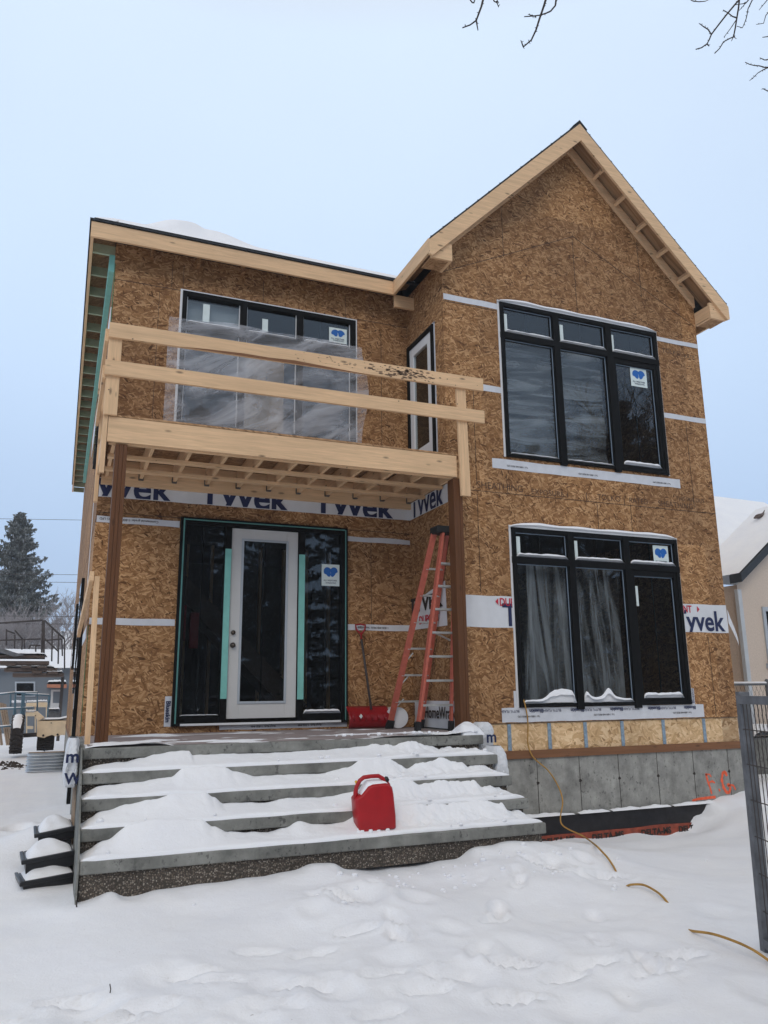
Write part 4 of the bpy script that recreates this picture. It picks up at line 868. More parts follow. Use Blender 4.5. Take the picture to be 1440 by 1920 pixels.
# crumpled wrap at both ends of the porch
def crumple(name, x0, x1, y0, y1, z0, z1, label, seed, txts):
    c = thing(name, ((x0 + x1) / 2, (y0 + y1) / 2, z0), label, 'building wrap'); b = mb('wrap_white')
    def f(u, v):
        a = u * 2 * math.pi; r = 1 + .2 * nz(math.cos(a) * 1.5, math.sin(a) * 1.5 + v * 3, seed) + .10 * abs(nz(math.cos(a) * 4, math.sin(a) * 4 + v * 9, seed + 4)) - .12 * v; k = min(1, psin(math.pi * min(.985, .04 + .96 * v) / 1.0) ** .18 * 1.0)
        return ((x0 + x1) / 2 + (x1 - x0) / 2 * math.copysign(abs(math.cos(a)) ** .5, math.cos(a)) * r * k, (y0 + y1) / 2 + (y1 - y0) / 2 * math.copysign(abs(math.sin(a)) ** .5, math.sin(a)) * r * k, z0 + (z1 - z0) * v)
    b.grid(f, 60, 36).build('sheet', c, False)
    for t_, s_, m_ in txts: text(t_, s_, 'ink', m_, 'lettering', c, bold=.004)
    return c
crumple('building_wrap', -.16, .05, -.88, -.60, -.26, .04, 'crumpled white building wrap at the right end of the porch', 1, [('m', .17, wallM(-.09, -.905, -.17))])
crumple('building_wrap', -.22, -.02, -1.28, -.95, -.62, -.19, 'white building wrap hanging over the right side of the upper steps', 5, [])
crumple('building_wrap', -4.36, -4.222, -.95, -.35, -.42, .0, 'crumpled white building wrap stuffed at the left end of the porch', 3, [('m', .15, wallM(-4.35, -.97, -.2)), ('W', .13, wallM(-4.345, -.965, -.38))])
b = mb('snow'); b.grid(lambda u, v: (-.42 + .27 * u, -1.0 + .34 * v, -.085 + .13 * psin(math.pi * min(1, max(0, u))) ** .5 * psin(math.pi * min(1, max(0, v))) ** .5 * (1 + .3 * nz(u * 3, v * 3, 4))), 18, 18)
o = b.build('snow_lump', None, True); tag(o, 'round lump of snow at the foot of the right balcony post', 'snow lump')
# slats under the porch side
c = thing('scrap_lumber', (-4.26, -.3, -.9), 'thin brown wooden slats standing upright against the left side of the steps', 'scrap lumber')
b = mb('weathered')
for k in range(7): b.beam((-4.235 - .006 * (k % 2), -.75 + k * .09, -1.0), (-4.24 - .004 * (k % 3), -.72 + k * .09, -.42 + .03 * (k % 3)), .012, .05, (0, 1, 0))
b.build('slat', c)
# ================================================================== CORD
def cord():
    def on(px, py, lift=.01):
        z = -1.15
        for _ in range(12):
            p = at(px, py, 'Z', z); z = z * .4 + .6 * (gh(p.x, p.y) + lift)
        return p
    def spl(P, n=6):
        o = []
        for i in range(len(P) - 1):
            p0, p1, p2, p3 = P[max(i - 1, 0)], P[i], P[i + 1], P[min(i + 2, len(P) - 1)]
            for k in range(n):
                t = k / n; o.append(.5 * ((2 * p1) + (p2 - p0) * t + (2 * p0 - 5 * p1 + 4 * p2 - p3) * t * t + (3 * p1 - p0 - 3 * p2 + p3) * t ** 3))
        return o + [P[-1]]
    b = mb('cord')
    hang = [at(981, 1311, 'Y', -.02), at(984, 1320, 'Y', -.05), at(989, 1345, 'Y', -.03), at(990, 1370, 'Y', -.03), at(990, 1395, 'Y', -.05), at(1000, 1420, 'Y', -.06), at(1028, 1445, 'Y', -.08), at(1047, 1475, 'Y', -.12), at(1055, 1502, 'Y', -.18), at(1051, 1530, 'Y', -.25), at(1053, 1545, 'Y', -.3), at(1066, 1555, 'Y', -.36), at(1090, 1566, 'Y', -.5)]
    s1 = [on(1104, 1575, .04), on(1118, 1586, .035), on(1130, 1598, .035), on(1139, 1608, .03), on(1146, 1618, .025), on(1152, 1628, .015), on(1158, 1640, -.02)]
    b.tube(spl(hang + s1), .0085, 8)
    b.tube(spl([on(1172, 1664, -.02), on(1182, 1659, .02), on(1205, 1659, .03), on(1225, 1668, .03), on(1242, 1681, .02), on(1257, 1700, -.02)]), .0085, 8)
    b.tube(spl([on(1284, 1742, -.03), on(1300, 1746, .01), on(1335, 1751, .05), on(1375, 1764, .06), on(1410, 1780, .05), on(1440, 1800, .03), on(1480, 1830, .02), on(1540, 1880, -.03)]), .008, 8)
    o = b.build('extension_cord', None, True); tag(o, 'yellow-brown extension cord running from the lower bay window down across the snow', 'extension cord')
cord()
# ================================================================== TEMPORARY FENCE (right foreground)
def tfence():
    c = thing('fence_panel', (-.41, -4.8, -1.15), 'grey steel wire-mesh fence panel in the right foreground', 'fence panel')
    p0 = Vector((-.44, -4.8, 0)); d = Vector((-.40, -.917, 0)).normalized(); top = at(1385, 1297, 'Y', -4.8); 
    zt = top.z; zb = -1.3
    b = mb('galv').box(-.033, .033, -.033, .033, 0, zt - zb, Matrix.Translation((p0.x + .01, p0.y, zb)) @ Matrix.Rotation(R_(.9), 4, 'Y') @ Matrix.Rotation(R_(-25), 4, 'Z')); b.build('post', c, bevel=.005)
    e = p0 + d * 2.4
    mb('galv').beam(p0 + Vector((0, 0, zt - .05)), e + Vector((0, 0, zt - .05)), .04, .05).build('top_rail', c, bevel=.004)
    mb('galv').beam(p0 + Vector((0, 0, -1.1)), e + Vector((0, 0, -1.1)), .04, .05).build('bottom_rail', c)
    mb('galv').box(-.033, .033, -.033, .033, zb, zt, Matrix.Translation((e.x, e.y, 0))).build('post', c, bevel=.005)
    b = mb('steel_dark'); n = 46
    for k in range(1, n):
        q = p0 + d * (2.4 * k / n); b.tube([q + Vector((0, 0, -1.1)), q + Vector((0, 0, zt - .05))], .0032, 5, False)
    for k in range(6):
        z = zt - .23 - k * .21; b.tube([p0 + Vector((0, 0, z)), e + Vector((0, 0, z))], .0036, 5, False)
    b.build('wire_mesh', c)
tfence()
# ================================================================== NEIGHBOUR HOUSE (right)
nh = thing('house', (9, 4, -1.1), 'beige stucco house with a snow-covered roof at the right edge', 'house')
YN = 2.8
c0 = at(1393, 1200, 'Y', YN); x0 = c0.x; ga = at(1388, 1092, 'Y', YN); gb = at(1440, 1037, 'Y', YN); s_ = (gb.z - ga.z) / (gb.x - ga.x)
pk = x0 + 2.2
wa = at(1427, 1138, 'Y', YN); wb_ = at(1436, 1248, 'Y', YN)
b = mb('stucco'); wx0, wx1, wz0, wz1 = wa.x, wa.x + 1.3, wb_.z, wa.z
z0_ = ga.z - .05
for (a, c_, e, f) in [(x0, wx0, -1.3, z0_), (wx0, wx1, -1.3, wz0), (wx0, wx1, wz1, z0_), (wx1, x0 + 4.4, -1.3, z0_)]: b.poly([(a, YN, e), (c_, YN, e), (c_, YN, f), (a, YN, f)], [(0, 1, 2, 3)])
b.poly([(x0, YN, z0_), (x0 + 4.4, YN, z0_), (pk, YN, z0_ + 2.2 * s_)], [(0, 1, 2)])
b.poly([(x0, YN, -1.3), (x0, YN + 9, -1.3), (x0, YN + 9, z0_), (x0, YN, z0_)], [(3, 2, 1, 0)]); 
yr = YN + .9
b.poly([(x0 - 2.8, yr, -1.3), (x0, yr, -1.3), (x0, yr, z0_), (x0 - 2.8, yr, z0_)], [(0, 1, 2, 3)]); b.poly([(x0 - 2.8, yr, -1.3), (x0 - 2.8, yr + 8, -1.3), (x0 - 2.8, yr + 8, z0_), (x0 - 2.8, yr, z0_)], [(3, 2, 1, 0)])
b.build('wall', nh)
b = mb('dark_trim'); b.prism([(x0 - .12, YN - .25, z0_ + .02), (pk, YN - .25, z0_ + .02 + (pk - x0 + .12) * s_), (pk, YN - .25, z0_ + .18 + (pk - x0 + .12) * s_), (x0 - .12, YN - .25, z0_ + .18)], (0, .3, 0))
b.prism([(x0 + 4.52, YN - .25, z0_ + .02), (pk, YN - .25, z0_ + .02 + (pk - x0 + .12) * s_), (pk, YN - .25, z0_ + .18 + (pk - x0 + .12) * s_), (x0 + 4.52, YN - .25, z0_ + .18)][::-1], (0, .3, 0)); b.build('rake_board', nh)
mb('dark_trim').box(x0 - 2.9, x0 - .10, yr - .32, yr - .18, z0_ - .02, z0_ + .14).box(x0 - 2.9, x0 + .02, yr - .34, yr - .0, z0_ - .1, z0_ - .021).build('gutter', nh, bevel=.01)
b = mb('downspout'); b.box(x0 - .10, x0 - .0, YN - .1, YN - .01, -1.0, z0_ - .1); b.build('downspout', nh, bevel=.01)
t_top = at(1345, 937, 'Y', yr + 4)
def nr(u, v):
    x = x0 - 3.0 + 9.5 * u; y = yr - .3 + 6.3 * v; z = z0_ + .12 + (t_top.z - z0_ - .1) * min(1, v * 6.3 / 4.3) + .05 * nz(u * 4, v * 5) + .10 * (1 - math.exp(-v * 12))
    return (x, y, z)
mb('snow').grid(nr, 40, 30).build('roof', nh, True)
b = mb('snow'); b.poly([(x0 - .12, YN - .2, z0_ + .20), (pk, YN - .2, z0_ + .22 + (pk - x0 + .12) * s_), (pk, YN + 1.3, z0_ + .22 + (pk - x0 + .12) * s_), (x0 - .12, YN + 1.3, z0_ + .2)], [(0, 1, 2, 3)]); b.poly([(x0 + 4.52, YN - .2, z0_ + .2), (pk, YN - .2, z0_ + .22 + (pk - x0 + .12) * s_), (pk, YN + 1.3, z0_ + .22 + (pk - x0 + .12) * s_), (x0 + 4.52, YN + 1.3, z0_ + .2)], [(3, 2, 1, 0)]); b.build('roof', nh)
w = node('window', nh, (wx0, YN, wz0)); b = mb('door_trim').box(wx0, wx0 + .08, YN - .03, YN + .05, wz0, wz1).box(wx1 - .08, wx1, YN - .03, YN + .05, wz0, wz1).box(wx0 + .08, wx1 - .08, YN - .03, YN + .05, wz1 - .08, wz1).box(wx0 - .05, wx1, YN - .08, YN + .05, wz0 - .05, wz0 + .04); b.build('frame', w)
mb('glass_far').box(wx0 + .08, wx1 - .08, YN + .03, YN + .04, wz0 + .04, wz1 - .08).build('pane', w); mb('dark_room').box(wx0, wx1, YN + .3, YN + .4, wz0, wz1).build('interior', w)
# bird on the neighbour's roof
bp = None
for k_ in range(500):
    yy_ = YN - .2 + k_ * .015; q_ = at(1425, 969, 'Y', yy_); v_ = (yy_ - yr + .3) / 6.3
    if q_.z < max(nr(.8, v_)[2], (z0_ + .2 + (q_.x - x0 + .12) * s_) if YN - .2 < yy_ < YN + 1.3 and q_.x < pk else -9) + .045: bp = q_; break
bp = bp or at(1425, 969, 'Y', yr + 3)
bme = bpy.data.meshes.new('bird'); bm = bmesh.new()
k = .0115 * .95
jo = [(-15, -3, .030), (-11, -1, .038), (-4, 1, .055), (4, 3, .050), (10, 7, .026), (13, 11, .014), (16, 15, .008)]
vs = [bm.verts.new(bp + Vector((x * k * .92, 0, z * k))) for x, z, r in jo]
for a, c_ in zip(vs, vs[1:]): bm.edges.new((a, c_))
bk = bm.verts.new(bp + Vector((-17.8 * k, 0, -4.5 * k))); bm.edges.new((vs[0], bk)); bm.to_mesh(bme); bm.free()
bo = bpy.data.objects.new('bird', bme); COL.objects.link(bo); bme.materials.append(M['bird_brown'])
sm = bo.modifiers.new('skin', 'SKIN'); sub = bo.modifiers.new('sub', 'SUBSURF'); sub.levels = 2; sub.render_levels = 2
for i, (_, _, r) in enumerate(jo): bme.skin_vertices[0].data[i].radius = (r, r)
bme.skin_vertices[0].data[7].radius = (.006, .006); bme.skin_vertices[0].data[2].use_root = True
tag(bo, 'small brown bird sitting on the snowy roof of the stucco house', 'bird')
# neighbour's chain-link fence
c = thing('chain_link_fence', (6, 1, -1.1), 'low chain-link fence with white-topped rail in front of the stucco house', 'fence')
pa = at(1362, 1283, 'Y', 1.0); pb_ = at(1500, 1277, 'Y', 1.0); zt = pa.z; zb = -1.1
xs_ = [pa.x, at(1438, 1280, 'Y', 1.0).x]; xs_.append(xs_[1] + 2.4)
for x in xs_: b = mb('galv').tube([(x, 1, -1.2), (x, 1, zt + .04)], .035, 10); b.build('post', c, True); mb('galv').tube([(x, 1, zt + .04), (x, 1, zt + .08)], [.04, .015], 10).build('post_cap', c, True)
mb('galv').tube([(xs_[0], 1, zt), (xs_[2], 1, zt)], .022, 8).build('top_rail', c, True)
b = mb('snow').tube([(xs_[0], 1, zt + .02), (xs_[2], 1, zt + .02)], .02, 8); b.build('snow', c, True)
b = mb('galv').tube([(xs_[0], 1, zt - .85), (xs_[2], 1, zt - .85)], .012, 6); b.build('bottom_rail', c, True)
b = mb('steel_dark'); x = xs_[0]
h = zt + 1.05; n = int((xs_[2] - xs_[0]) / .085)
for k in range(-12, n):
    for s_ in (1, -1):
        xa = xs_[0] + k * .085; xb = xa + h * .5; z0_1, z1_1 = zt - h, zt
        if s_ < 0: z0_1, z1_1 = z1_1, z0_1
        ta = max(0, (xs_[0] - xa) / (xb - xa)); tb = min(1, (xs_[2] - xa) / (xb - xa))
        if tb <= ta: continue
        b.tube([(xa + (xb - xa) * ta, 1, z0_1 + (z1_1 - z0_1) * ta), (xa + (xb - xa) * tb, 1, z0_1 + (z1_1 - z0_1) * tb)], .002, 3, False)
b.build('wire_mesh', c)
# low concrete step near the neighbour, capped by snow
c = thing('concrete_curb', (8.5, 1.8, -1.1), 'low dark concrete landing capped with snow behind the wire fences', 'landing')
q0 = at(1395, 1420, 'Y', 2.2); 
mb('concrete').box(q0.x, q0.x + 3, 2.0, 2.6, -1.3, at(1400, 1386, 'Y', 2.0).z).build('block', c, bevel=.02)
b = mb('snow'); lump(b, q0.x, q0.x + 3, 1.98, 2.62, at(1400, 1386, 'Y', 2.0).z - .01, .22, 2); b.build('snow', c, True)
# ================================================================== BLACK BINS lower left
def bin_(x0, x1, y0, y1, z0, z1, rot, label, sn):
    cx, cy = (x0 + x1) / 2, (y0 + y1) / 2; c = thing('plastic_tray', (cx, cy, z0), label, 'plastic tray', 'black plastic trays stacked beside the steps')
    Mx = Matrix.Translation((cx, cy, z0)) @ Matrix.Rotation(R_(rot[1]), 4, 'Z') @ Matrix.Rotation(R_(rot[0]), 4, 'Y') @ Matrix.Translation((-cx, -cy, -z0)); t = .018
    b = mb('black_plastic').box(x0, x1, y0, y0 + t, z0, z1, Mx).box(x0, x1, y1 - t, y1, z0, z1, Mx).box(x0, x0 + t, y0 + t, y1 - t, z0, z1, Mx).box(x1 - t, x1, y0 + t, y1 - t, z0, z1, Mx).box(x0 + t, x1 - t, y0 + t, y1 - t, z0, z0 + t, Mx)
    b.box(x0 - .03, x1 + .02, y0 - .03, y0 - .001, z1 - .03, z1 + .004, Mx).box(x0 - .03, x0 - .001, y0, y1, z1 - .03, z1 + .004, Mx); b.build('shell', c, bevel=.006)
    g_ = mb('snow').grid(lambda u, v: Mx @ Vector((x0 + u * (x1 - x0), y0 + v * (y1 - y0), z1 - .02 + sn * (psin(math.pi * min(1, max(0, u))) * psin(math.pi * min(1, max(0, v)))) ** .6 * (1 + .3 * nz(u * 3, v * 3, z0)))), 20, 20); g_.build('snow', c, True)
bin_(-4.62, -4.235, -1.5, -1.05, -1.12, -1.02, (-4, 8), 'lowest black plastic tray of the stack, half buried in snow', .08)
bin_(-4.60, -4.235, -1.35, -.95, -1.0, -.885, (-6, 4), 'middle black plastic tray of the stack, filled with snow', .11)
bin_(-4.52, -4.235, -.9, -.45, -.86, -.76, (-8, 2), 'uppermost black plastic tray of the stack, against the side of the steps', .11)
# small stake by the steps and stray twig
o = mb('steel_dark').tube([at(144, 1705, 'Y', -2.25), at(143, 1688, 'Y', -2.25)], .006, 6).build('stake', None, True); tag(o, 'thin dark stake poking out of the snow at the lower left corner of the steps', 'stake')
p = at(204, 1888, 'Z', -1.19); p = Vector((p.x, p.y, gh(p.x, p.y) - .01)); o = mb('bark').tube([p, p + Vector((.004, 0, .03)), p + Vector((-.002, 0, .055))], .0028, 5).build('twig', None, True); tag(o, 'tiny dark twig standing in the foreground snow', 'twig')
# ================================================================== BACKGROUND LEFT
def ground_at(x, y): return gh(x, y)
# galvanised window well
ww = thing('window_well', (-4.6, 9.2, -1.1), 'corrugated galvanised window well lying in the snow by the house side', 'window well')
b = mb('zinc'); zz0, zz1 = -1.10, -.74
def cor(u, v):
    a = math.pi * u; r = .30 + .03 * math.sin(v * 2 * math.pi * 6); x = -4.56 - .36 * math.copysign(abs(math.cos(a)) ** .45, math.cos(a)); y = 9.3 - (.42 + .03 * math.sin(v * 2 * math.pi * 6)) * psin(a) ** .45
    return (x - .02 * math.sin(v * 12 * math.pi) * math.cos(a), y, zz0 + (zz1 - zz0) * v)
b.grid(cor, 40, 48).build('corrugated_shell', ww, True)
mb('weathered').box(-4.90, -4.22, 9.26, 9.30, -.86, -.74).build('board', ww)
# tracked work machine seen from the front
mc = thing('work_machine', (-4.7, 14, -1.1), 'cream-coloured wheeled lift chassis with snow on top, parked behind the house side', 'machine')
def Q(px, py, Y): return at(px, py, 'Y', Y)
def quadprism(pts, Y, dpt, m, name, parent, bevel=.01): return mb(m).prism([Q(a, c_, Y) for a, c_ in pts][::-1], (0, dpt, 0)).build(name, parent, bevel=bevel)
quadprism([(69, 1352), (128, 1351), (128, 1379), (116, 1378), (104, 1381), (98, 1378), (88, 1381), (83, 1384), (69, 1381)], 14, .6, 'cream', 'chassis', mc)
quadprism([(64, 1336), (70, 1334), (83, 1345), (70, 1353)], 13.98, .3, 'cream', 'bracket', mc, .004)
b = mb('black_ink')
for px_, py_ in ((81, 1379), (108, 1377.5), (96, 1355.5), (66.5, 1342)):
    q = Q(px_, py_, 13.97); b.tube([q, q + Vector((0, .02, 0))], .028 if py_ > 1370 else .014, 10)
b.build('bolt_hole', mc)
def wheel(px_, py0, py1, w, Y, snowy):
    a = Q(px_, py0, Y); c_ = Q(px_, py1, Y); r = (a.z - c_.z) / 2; cc = (a + c_) / 2; o = node('wheel', mc, cc)
    b = mb('tyre').tube([cc + Vector((-w / 2, 0, 0)), cc + Vector((-w / 2 + .03, 0, 0)), cc + Vector((w / 2 - .03, 0, 0)), cc + Vector((w / 2, 0, 0))], [r * .86, r, r, r * .86], 28)
    for k in range(24):
        an = k / 24 * 2 * math.pi
        for sd_ in (-1, 1): 
            p1 = cc + Vector((sd_ * w * .47, -math.cos(an) * r * 1.0, math.sin(an) * r * 1.0)); an2 = an + .22; p2 = cc + Vector((sd_ * .01, -math.cos(an2) * r * 1.02, math.sin(an2) * r * 1.02)); b.beam(p1, p2, .05, .05, (0, -math.cos(an), math.sin(an)))
    b.build('tyre', o)
    if snowy:
        def sf(u, v):
            an = R_(20 + 115 * v); x = (u - .5) * w * .95 * (1 - .35 * (1 - v) ** 3); return cc + Vector((x, -math.cos(an) * (r + .05), math.sin(an) * (r + .045 * (1 - (2 * u - 1) ** 2))))
        mb('snow').grid(sf, 10, 16).build('snow', o, True)
wheel(32, 1342, 1411, .27, 13.7, True); wheel(86, 1368, 1405, .42, 14.5, False)
mb('steel_dark').beam(Q(44, 1379, 14.1), Q(75, 1377, 14.1), .14, .1).build('axle', mc)
b = mb('snow'); q = Q(84, 1352, 14); q2 = Q(128, 1351, 14); b.grid(lambda u, v: (q.x - .15 + u * (q2.x - q.x + .15), 13.98 + v * .6, q.z - .02 + .10 * psin(math.pi * min(1, v + .1)) ** .4 + .16 * max(0, u - .7)), 16, 8); b.build('snow', mc, True)
# second pale machine with seats, behind
mc2 = thing('work_machine', (-5, 17, -1.1), 'pale yellow utility frame with two snow-topped boxes behind the blue railing', 'machine')
for (a, c_, e, f) in [(49, 1318, 69, 1325), (69, 1317, 89, 1326), (48, 1336, 68, 1343), (49, 1362, 62, 1367)]: quadprism([(a, c_), (e, c_), (e, f), (a, f)], 16.5, .3, 'cream', 'box', mc2)
b = mb('cream')
for px_ in (50, 66, 87, 70): b.beam(Q(px_, 1322, 16.6), Q(px_, 1375, 16.6), .03, .03)
b.build('frame', mc2)
b = mb('snow')
for (a, c_, y_) in [(49, 69, 1318), (69, 89, 1317), (48, 68, 1336), (20, 48, 1318), (90, 112, 1332)]:
    p, q = Q(a, y_, 16.5), Q(c_, y_, 16.5); lump(b, p.x, q.x, 16.48, 16.85, p.z - .01, .08, a)
b.build('snow', mc2, True)
quadprism([(90, 1332), (112, 1332), (112, 1348), (90, 1346)], 16.6, .4, 'galv', 'box', mc2)
# blue railing
rl = thing('railing', (-6, 15.5, -1.1), 'blue tubular steel railing with snow along its rails', 'railing')
b = mb('steel_blue'); sn = mb('snow')
for P_ in [[(-10, 1303), (29, 1299)], [(-10, 1330), (62, 1327)], [(-10, 1364), (24, 1361)], [(29, 1299), (70, 1299), (70, 1333)], [(42, 1301), (92, 1304), (94, 1312)], [(42, 1300), (42, 1345)], [(29, 1299), (29, 1345)], [(20, 1301), (20, 1325)], [(45, 1300), (45, 1345)], [(94, 1304), (92, 1318)]]:
    pts = [Q(a, c_, 15.5) for a, c_ in P_]
    b.tube(pts, .022, 8)
    for p, q in zip(pts, pts[1:]):
        if abs(p.x - q.x) > .2: sn.tube([p + Vector((0, 0, .025)), q + Vector((0, 0, .025))], .018, 6)
for px_ in (29, 42, 92):
    p = Q(px_, 1304, 15.5); b.tube([p, (p.x, 15.5, -1.15)], .02, 8)
b.build('rail', rl, True); sn.build('snow', rl, True)
# leaning lumber
lm = thing('lumber_bundle', (-6, 16, -1.1), 'bundle of pale boards leaning on the blue railing at the left edge', 'lumber')
for k, (a, c_) in enumerate([(1, 14), (5, 18), (9, 22), (-6, 3)]): mb('weathered').beam(Q(a, 1318 + k, 15.9), Q(c_, 1397, 15.6), .06, .04).build('board', lm)
# raised platform with stacked planks
pf_ = thing('raised_platform', (-6, 20, -1.1), 'dark metal platform with handrails and snow, stacked with old planks', 'platform')
b = mb('steel_dark'); Y = 20
def pipe(P_, r=.03, Y=20): b.tube([Q(a, c_, Y) for a, c_ in P_], r, 6)
for P_ in [[(-10, 1169), (80, 1163)], [(83, 1163), (121, 1198)], [(80, 1163), (78, 1233)], [(83, 1163), (82, 1236)], [(98, 1178), (97, 1240)], [(110, 1188), (109, 1245)], [(121, 1198), (121, 1255)], [(82, 1196), (110, 1222)], [(28, 1182), (43, 1199)], [(12, 1180), (12, 1210)], [(28, 1190), (27, 1216)], [(42, 1200), (41, 1218)], [(-10, 1201), (76, 1198)], [(46, 1200), (46, 1216)], [(82, 1201), (116, 1198)], [(56, 1210), (76, 1210)], [(57, 1210), (54, 1217)], [(67, 1210), (67, 1222)], [(12, 1182), (28, 1188)], [(116, 1198), (117, 1230)]]: pipe(P_,   .034 if P_[0][1] < 1170 else .027)
b.build('handrail', pf_, True)
for k, (a, c_, e, f, m_) in enumerate([(-10, 1239, 92, 1246, 'planks'), (8, 1252, 108, 1259, 'planks'), (24, 1262, 120, 1269, 'planks'), (-10, 1228, 84, 1233, 'planks')]): mb('planks').box(Q(a, c_, 19.5).x, Q(e, c_, 19.5).x, 19.5, 20.6, Q(a, f, 19.5).z, Q(a, c_, 19.5).z).build('plank', pf_)
b = mb('snow')
for (a, c_, y_) in [(-10, 88, 1228), (10, 104, 1252), (86, 118, 1262)]: p, q = Q(a, y_, 19.4), Q(c_, y_, 19.4); lump(b, p.x, q.x, 19.4, 20.5, p.z - .02, .12, a)
b.build('snow', pf_, True)
b = mb('planks'); 
for k, (x_, y_) in enumerate([(10, 1243), (40, 1248), (70, 1248), (60, 1258), (90, 1259)]): p = Q(x_, y_, 19.45); b.box(p.x, p.x + .3, 19.42, 20.3, p.z - .08, p.z)
b.build('plank', pf_)
b = mb('steel_dark'); 
for px_ in (-30, 118): p = Q(px_, 1268, 20.3); b.box(p.x - .05, p.x + .05, 20.25, 20.35, -1.2, p.z)
b.build('support', pf_)
quadprism([(-5, 1212), (30, 1224), (46, 1228), (26, 1231), (-5, 1222)], 19.3, .3, 'galv', 'metal_sheet', pf_, 0)
# blue house
bh = thing('house', (-6, 26, -1.1), 'slate-blue single-storey house with a white door behind the machines', 'house'); Y = 26
p0, p1 = Q(-60, 1262, Y), Q(160, 1262, Y)
mb('siding_blue').box(p0.x, p1.x, Y, Y + 6, -1.3, Q(0, 1255, Y).z).build('wall', bh)
for (a, c_, e, f) in [(28, 1278, 66, 1306)]: w = node('window', bh, Q(a, f, Y)); quadprism([(a, c_), (e, c_), (e, f), (a, f)], Y - .05, .06, 'door_trim', 'frame', w, 0); quadprism([(a + 3, c_ + 3), (e - 3, c_ + 3), (e - 3, f - 2), (a + 3, f - 2)], Y - .07, .03, 'glass_far', 'pane', w, 0)
dd = node('door', bh, Q(95, 1328, Y)); quadprism([(96, 1293), (117, 1293), (114, 1330), (94, 1330)], Y - .05, .06, 'door_white', 'door_slab', dd, 0); quadprism([(100, 1297), (113, 1297), (111, 1318), (99, 1318)], Y - .07, .03, 'siding_blue', 'pane', dd, 0)
quadprism([(88, 1283), (125, 1283), (125, 1290), (88, 1289)], Y - 1.2, 1.2, 'terracotta', 'awning', bh, 0); b = mb('snow'); p, q = Q(88, 1283, Y - 1.2), Q(125, 1283, Y - 1.2); lump(b, p.x, q.x, Y - 1.2, Y, p.z - .01, .18, 1); b.build('snow', bh, True)
b = mb('snow'); zt = Q(0, 1255, Y).z; b.grid(lambda u, v: (p0.x - .3 + u * (p1.x - p0.x + .6), Y - .4 + v * 3.4, zt + .05 + v * .9 + .08 * psin(math.pi * v)), 10, 8).build('roof', bh, True)
# far garage with snowy roof
gg = thing('garage', (-5, 40, -1), 'low garage far behind with a broad snow-covered roof', 'garage'); Y = 40
z0_, z1_ = Q(60, 1236, Y).z, Q(60, 1182, Y + 5).z; xa, xb = -13, -1.5
mb('siding_blue').box(xa, xb, Y, Y + 9, -1.2, z0_).build('wall', gg)
b = mb('snow'); b.prism([(xa - .3, Y - .4, z0_), (xa - .3, Y + 5, z1_), (xa - .3, Y + 9.4, z0_), (xa - .3, Y + 9.4, z0_ - .2), (xa - .3, Y - .4, z0_ - .2)][::-1], (xb - xa + .6, 0, 0)); b.build('roof', gg)
# dirt clods in the snow
b = mb('soil')
for k in range(60):
    px_, py_ = random.gauss(22, 12), random.gauss(1436, 4); p = at(px_, py_, 'Z', -1.12); r = random.uniform(.015, .06)
    b.tube([p + Vector((-r, 0, 0)), p + Vector((-r * .3, 0, r * .4)), p + Vector((r, 0, 0))], [r * .3, r * .7, r * .2], 6)
o = b.build('dirt', None); tag(o, 'scattered dark clods of dirt on the snow near the window well', 'dirt', kind='stuff')
# ------------------------------------------------------------------ trees
def spruce(loc, h, rad, label, seed=1, dens=1.0):
    rnd = random.Random(seed); c = thing('spruce_tree', loc, label, 'spruce tree'); L = Vector(loc)
    mb('bark').tube([L, L + Vector((0, 0, h * .5)), L + Vector((0, 0, h * .97))], [.22, .13, .02], 8).build('trunk', c, True)
    b = mb('needles'); nb = int(300 * dens)
    for k in range(nb):
        t = (k + rnd.random()) / nb; z = h * (.06 + .93 * t); ln = rad * (1 - t) ** .72 * rnd.uniform(.45, 1.3) + .12; an = rnd.uniform(0, 2 * math.pi)
        d = Vector((math.cos(an), math.sin(an), 0)); st = L + Vector((0, 0, z)); m_ = max(5, int(ln * 11)); pv = st
        for j in range(m_):
            s_ = (j + 1) / m_; p = st + d * ln * s_ + Vector((0, 0, ln * (-.34 * s_ + .30 * s_ ** 3 * (1.2 if t > .3 else .7))))
            side = Vector((-d.y, d.x, 0)); wd = .34 * ln * (1 - s_) ** .6 * .55 + .10
            for q in range(4):
                o_ = side * rnd.uniform(-wd, wd) * 1.15 + Vector((0, 0, rnd.uniform(-.16, .02))) + d * rnd.uniform(-.08, .08); w = rnd.uniform(.05, .12); hh = rnd.uniform(.10, .26)
                a = (d * rnd.uniform(.3, 1) + side * rnd.uniform(-1, 1)).normalized() * w; dn = Vector((rnd.uniform(-.06, .06), rnd.uniform(-.06, .06), -hh)); e = d * rnd.uniform(0, .1)
                b.poly([p + o_ - a * .6, p + o_ + a * .7 + e, p + o_ + a * .3 + dn * .6, p + o_ + dn], [(0, 1, 2, 3)])
    b.build('crown', c); return c
spruce((-7.35, 43, -1.1), 12.6, 3.7, 'tall snow-dusted spruce tree at the left edge behind the sheds', 3, 1.6)
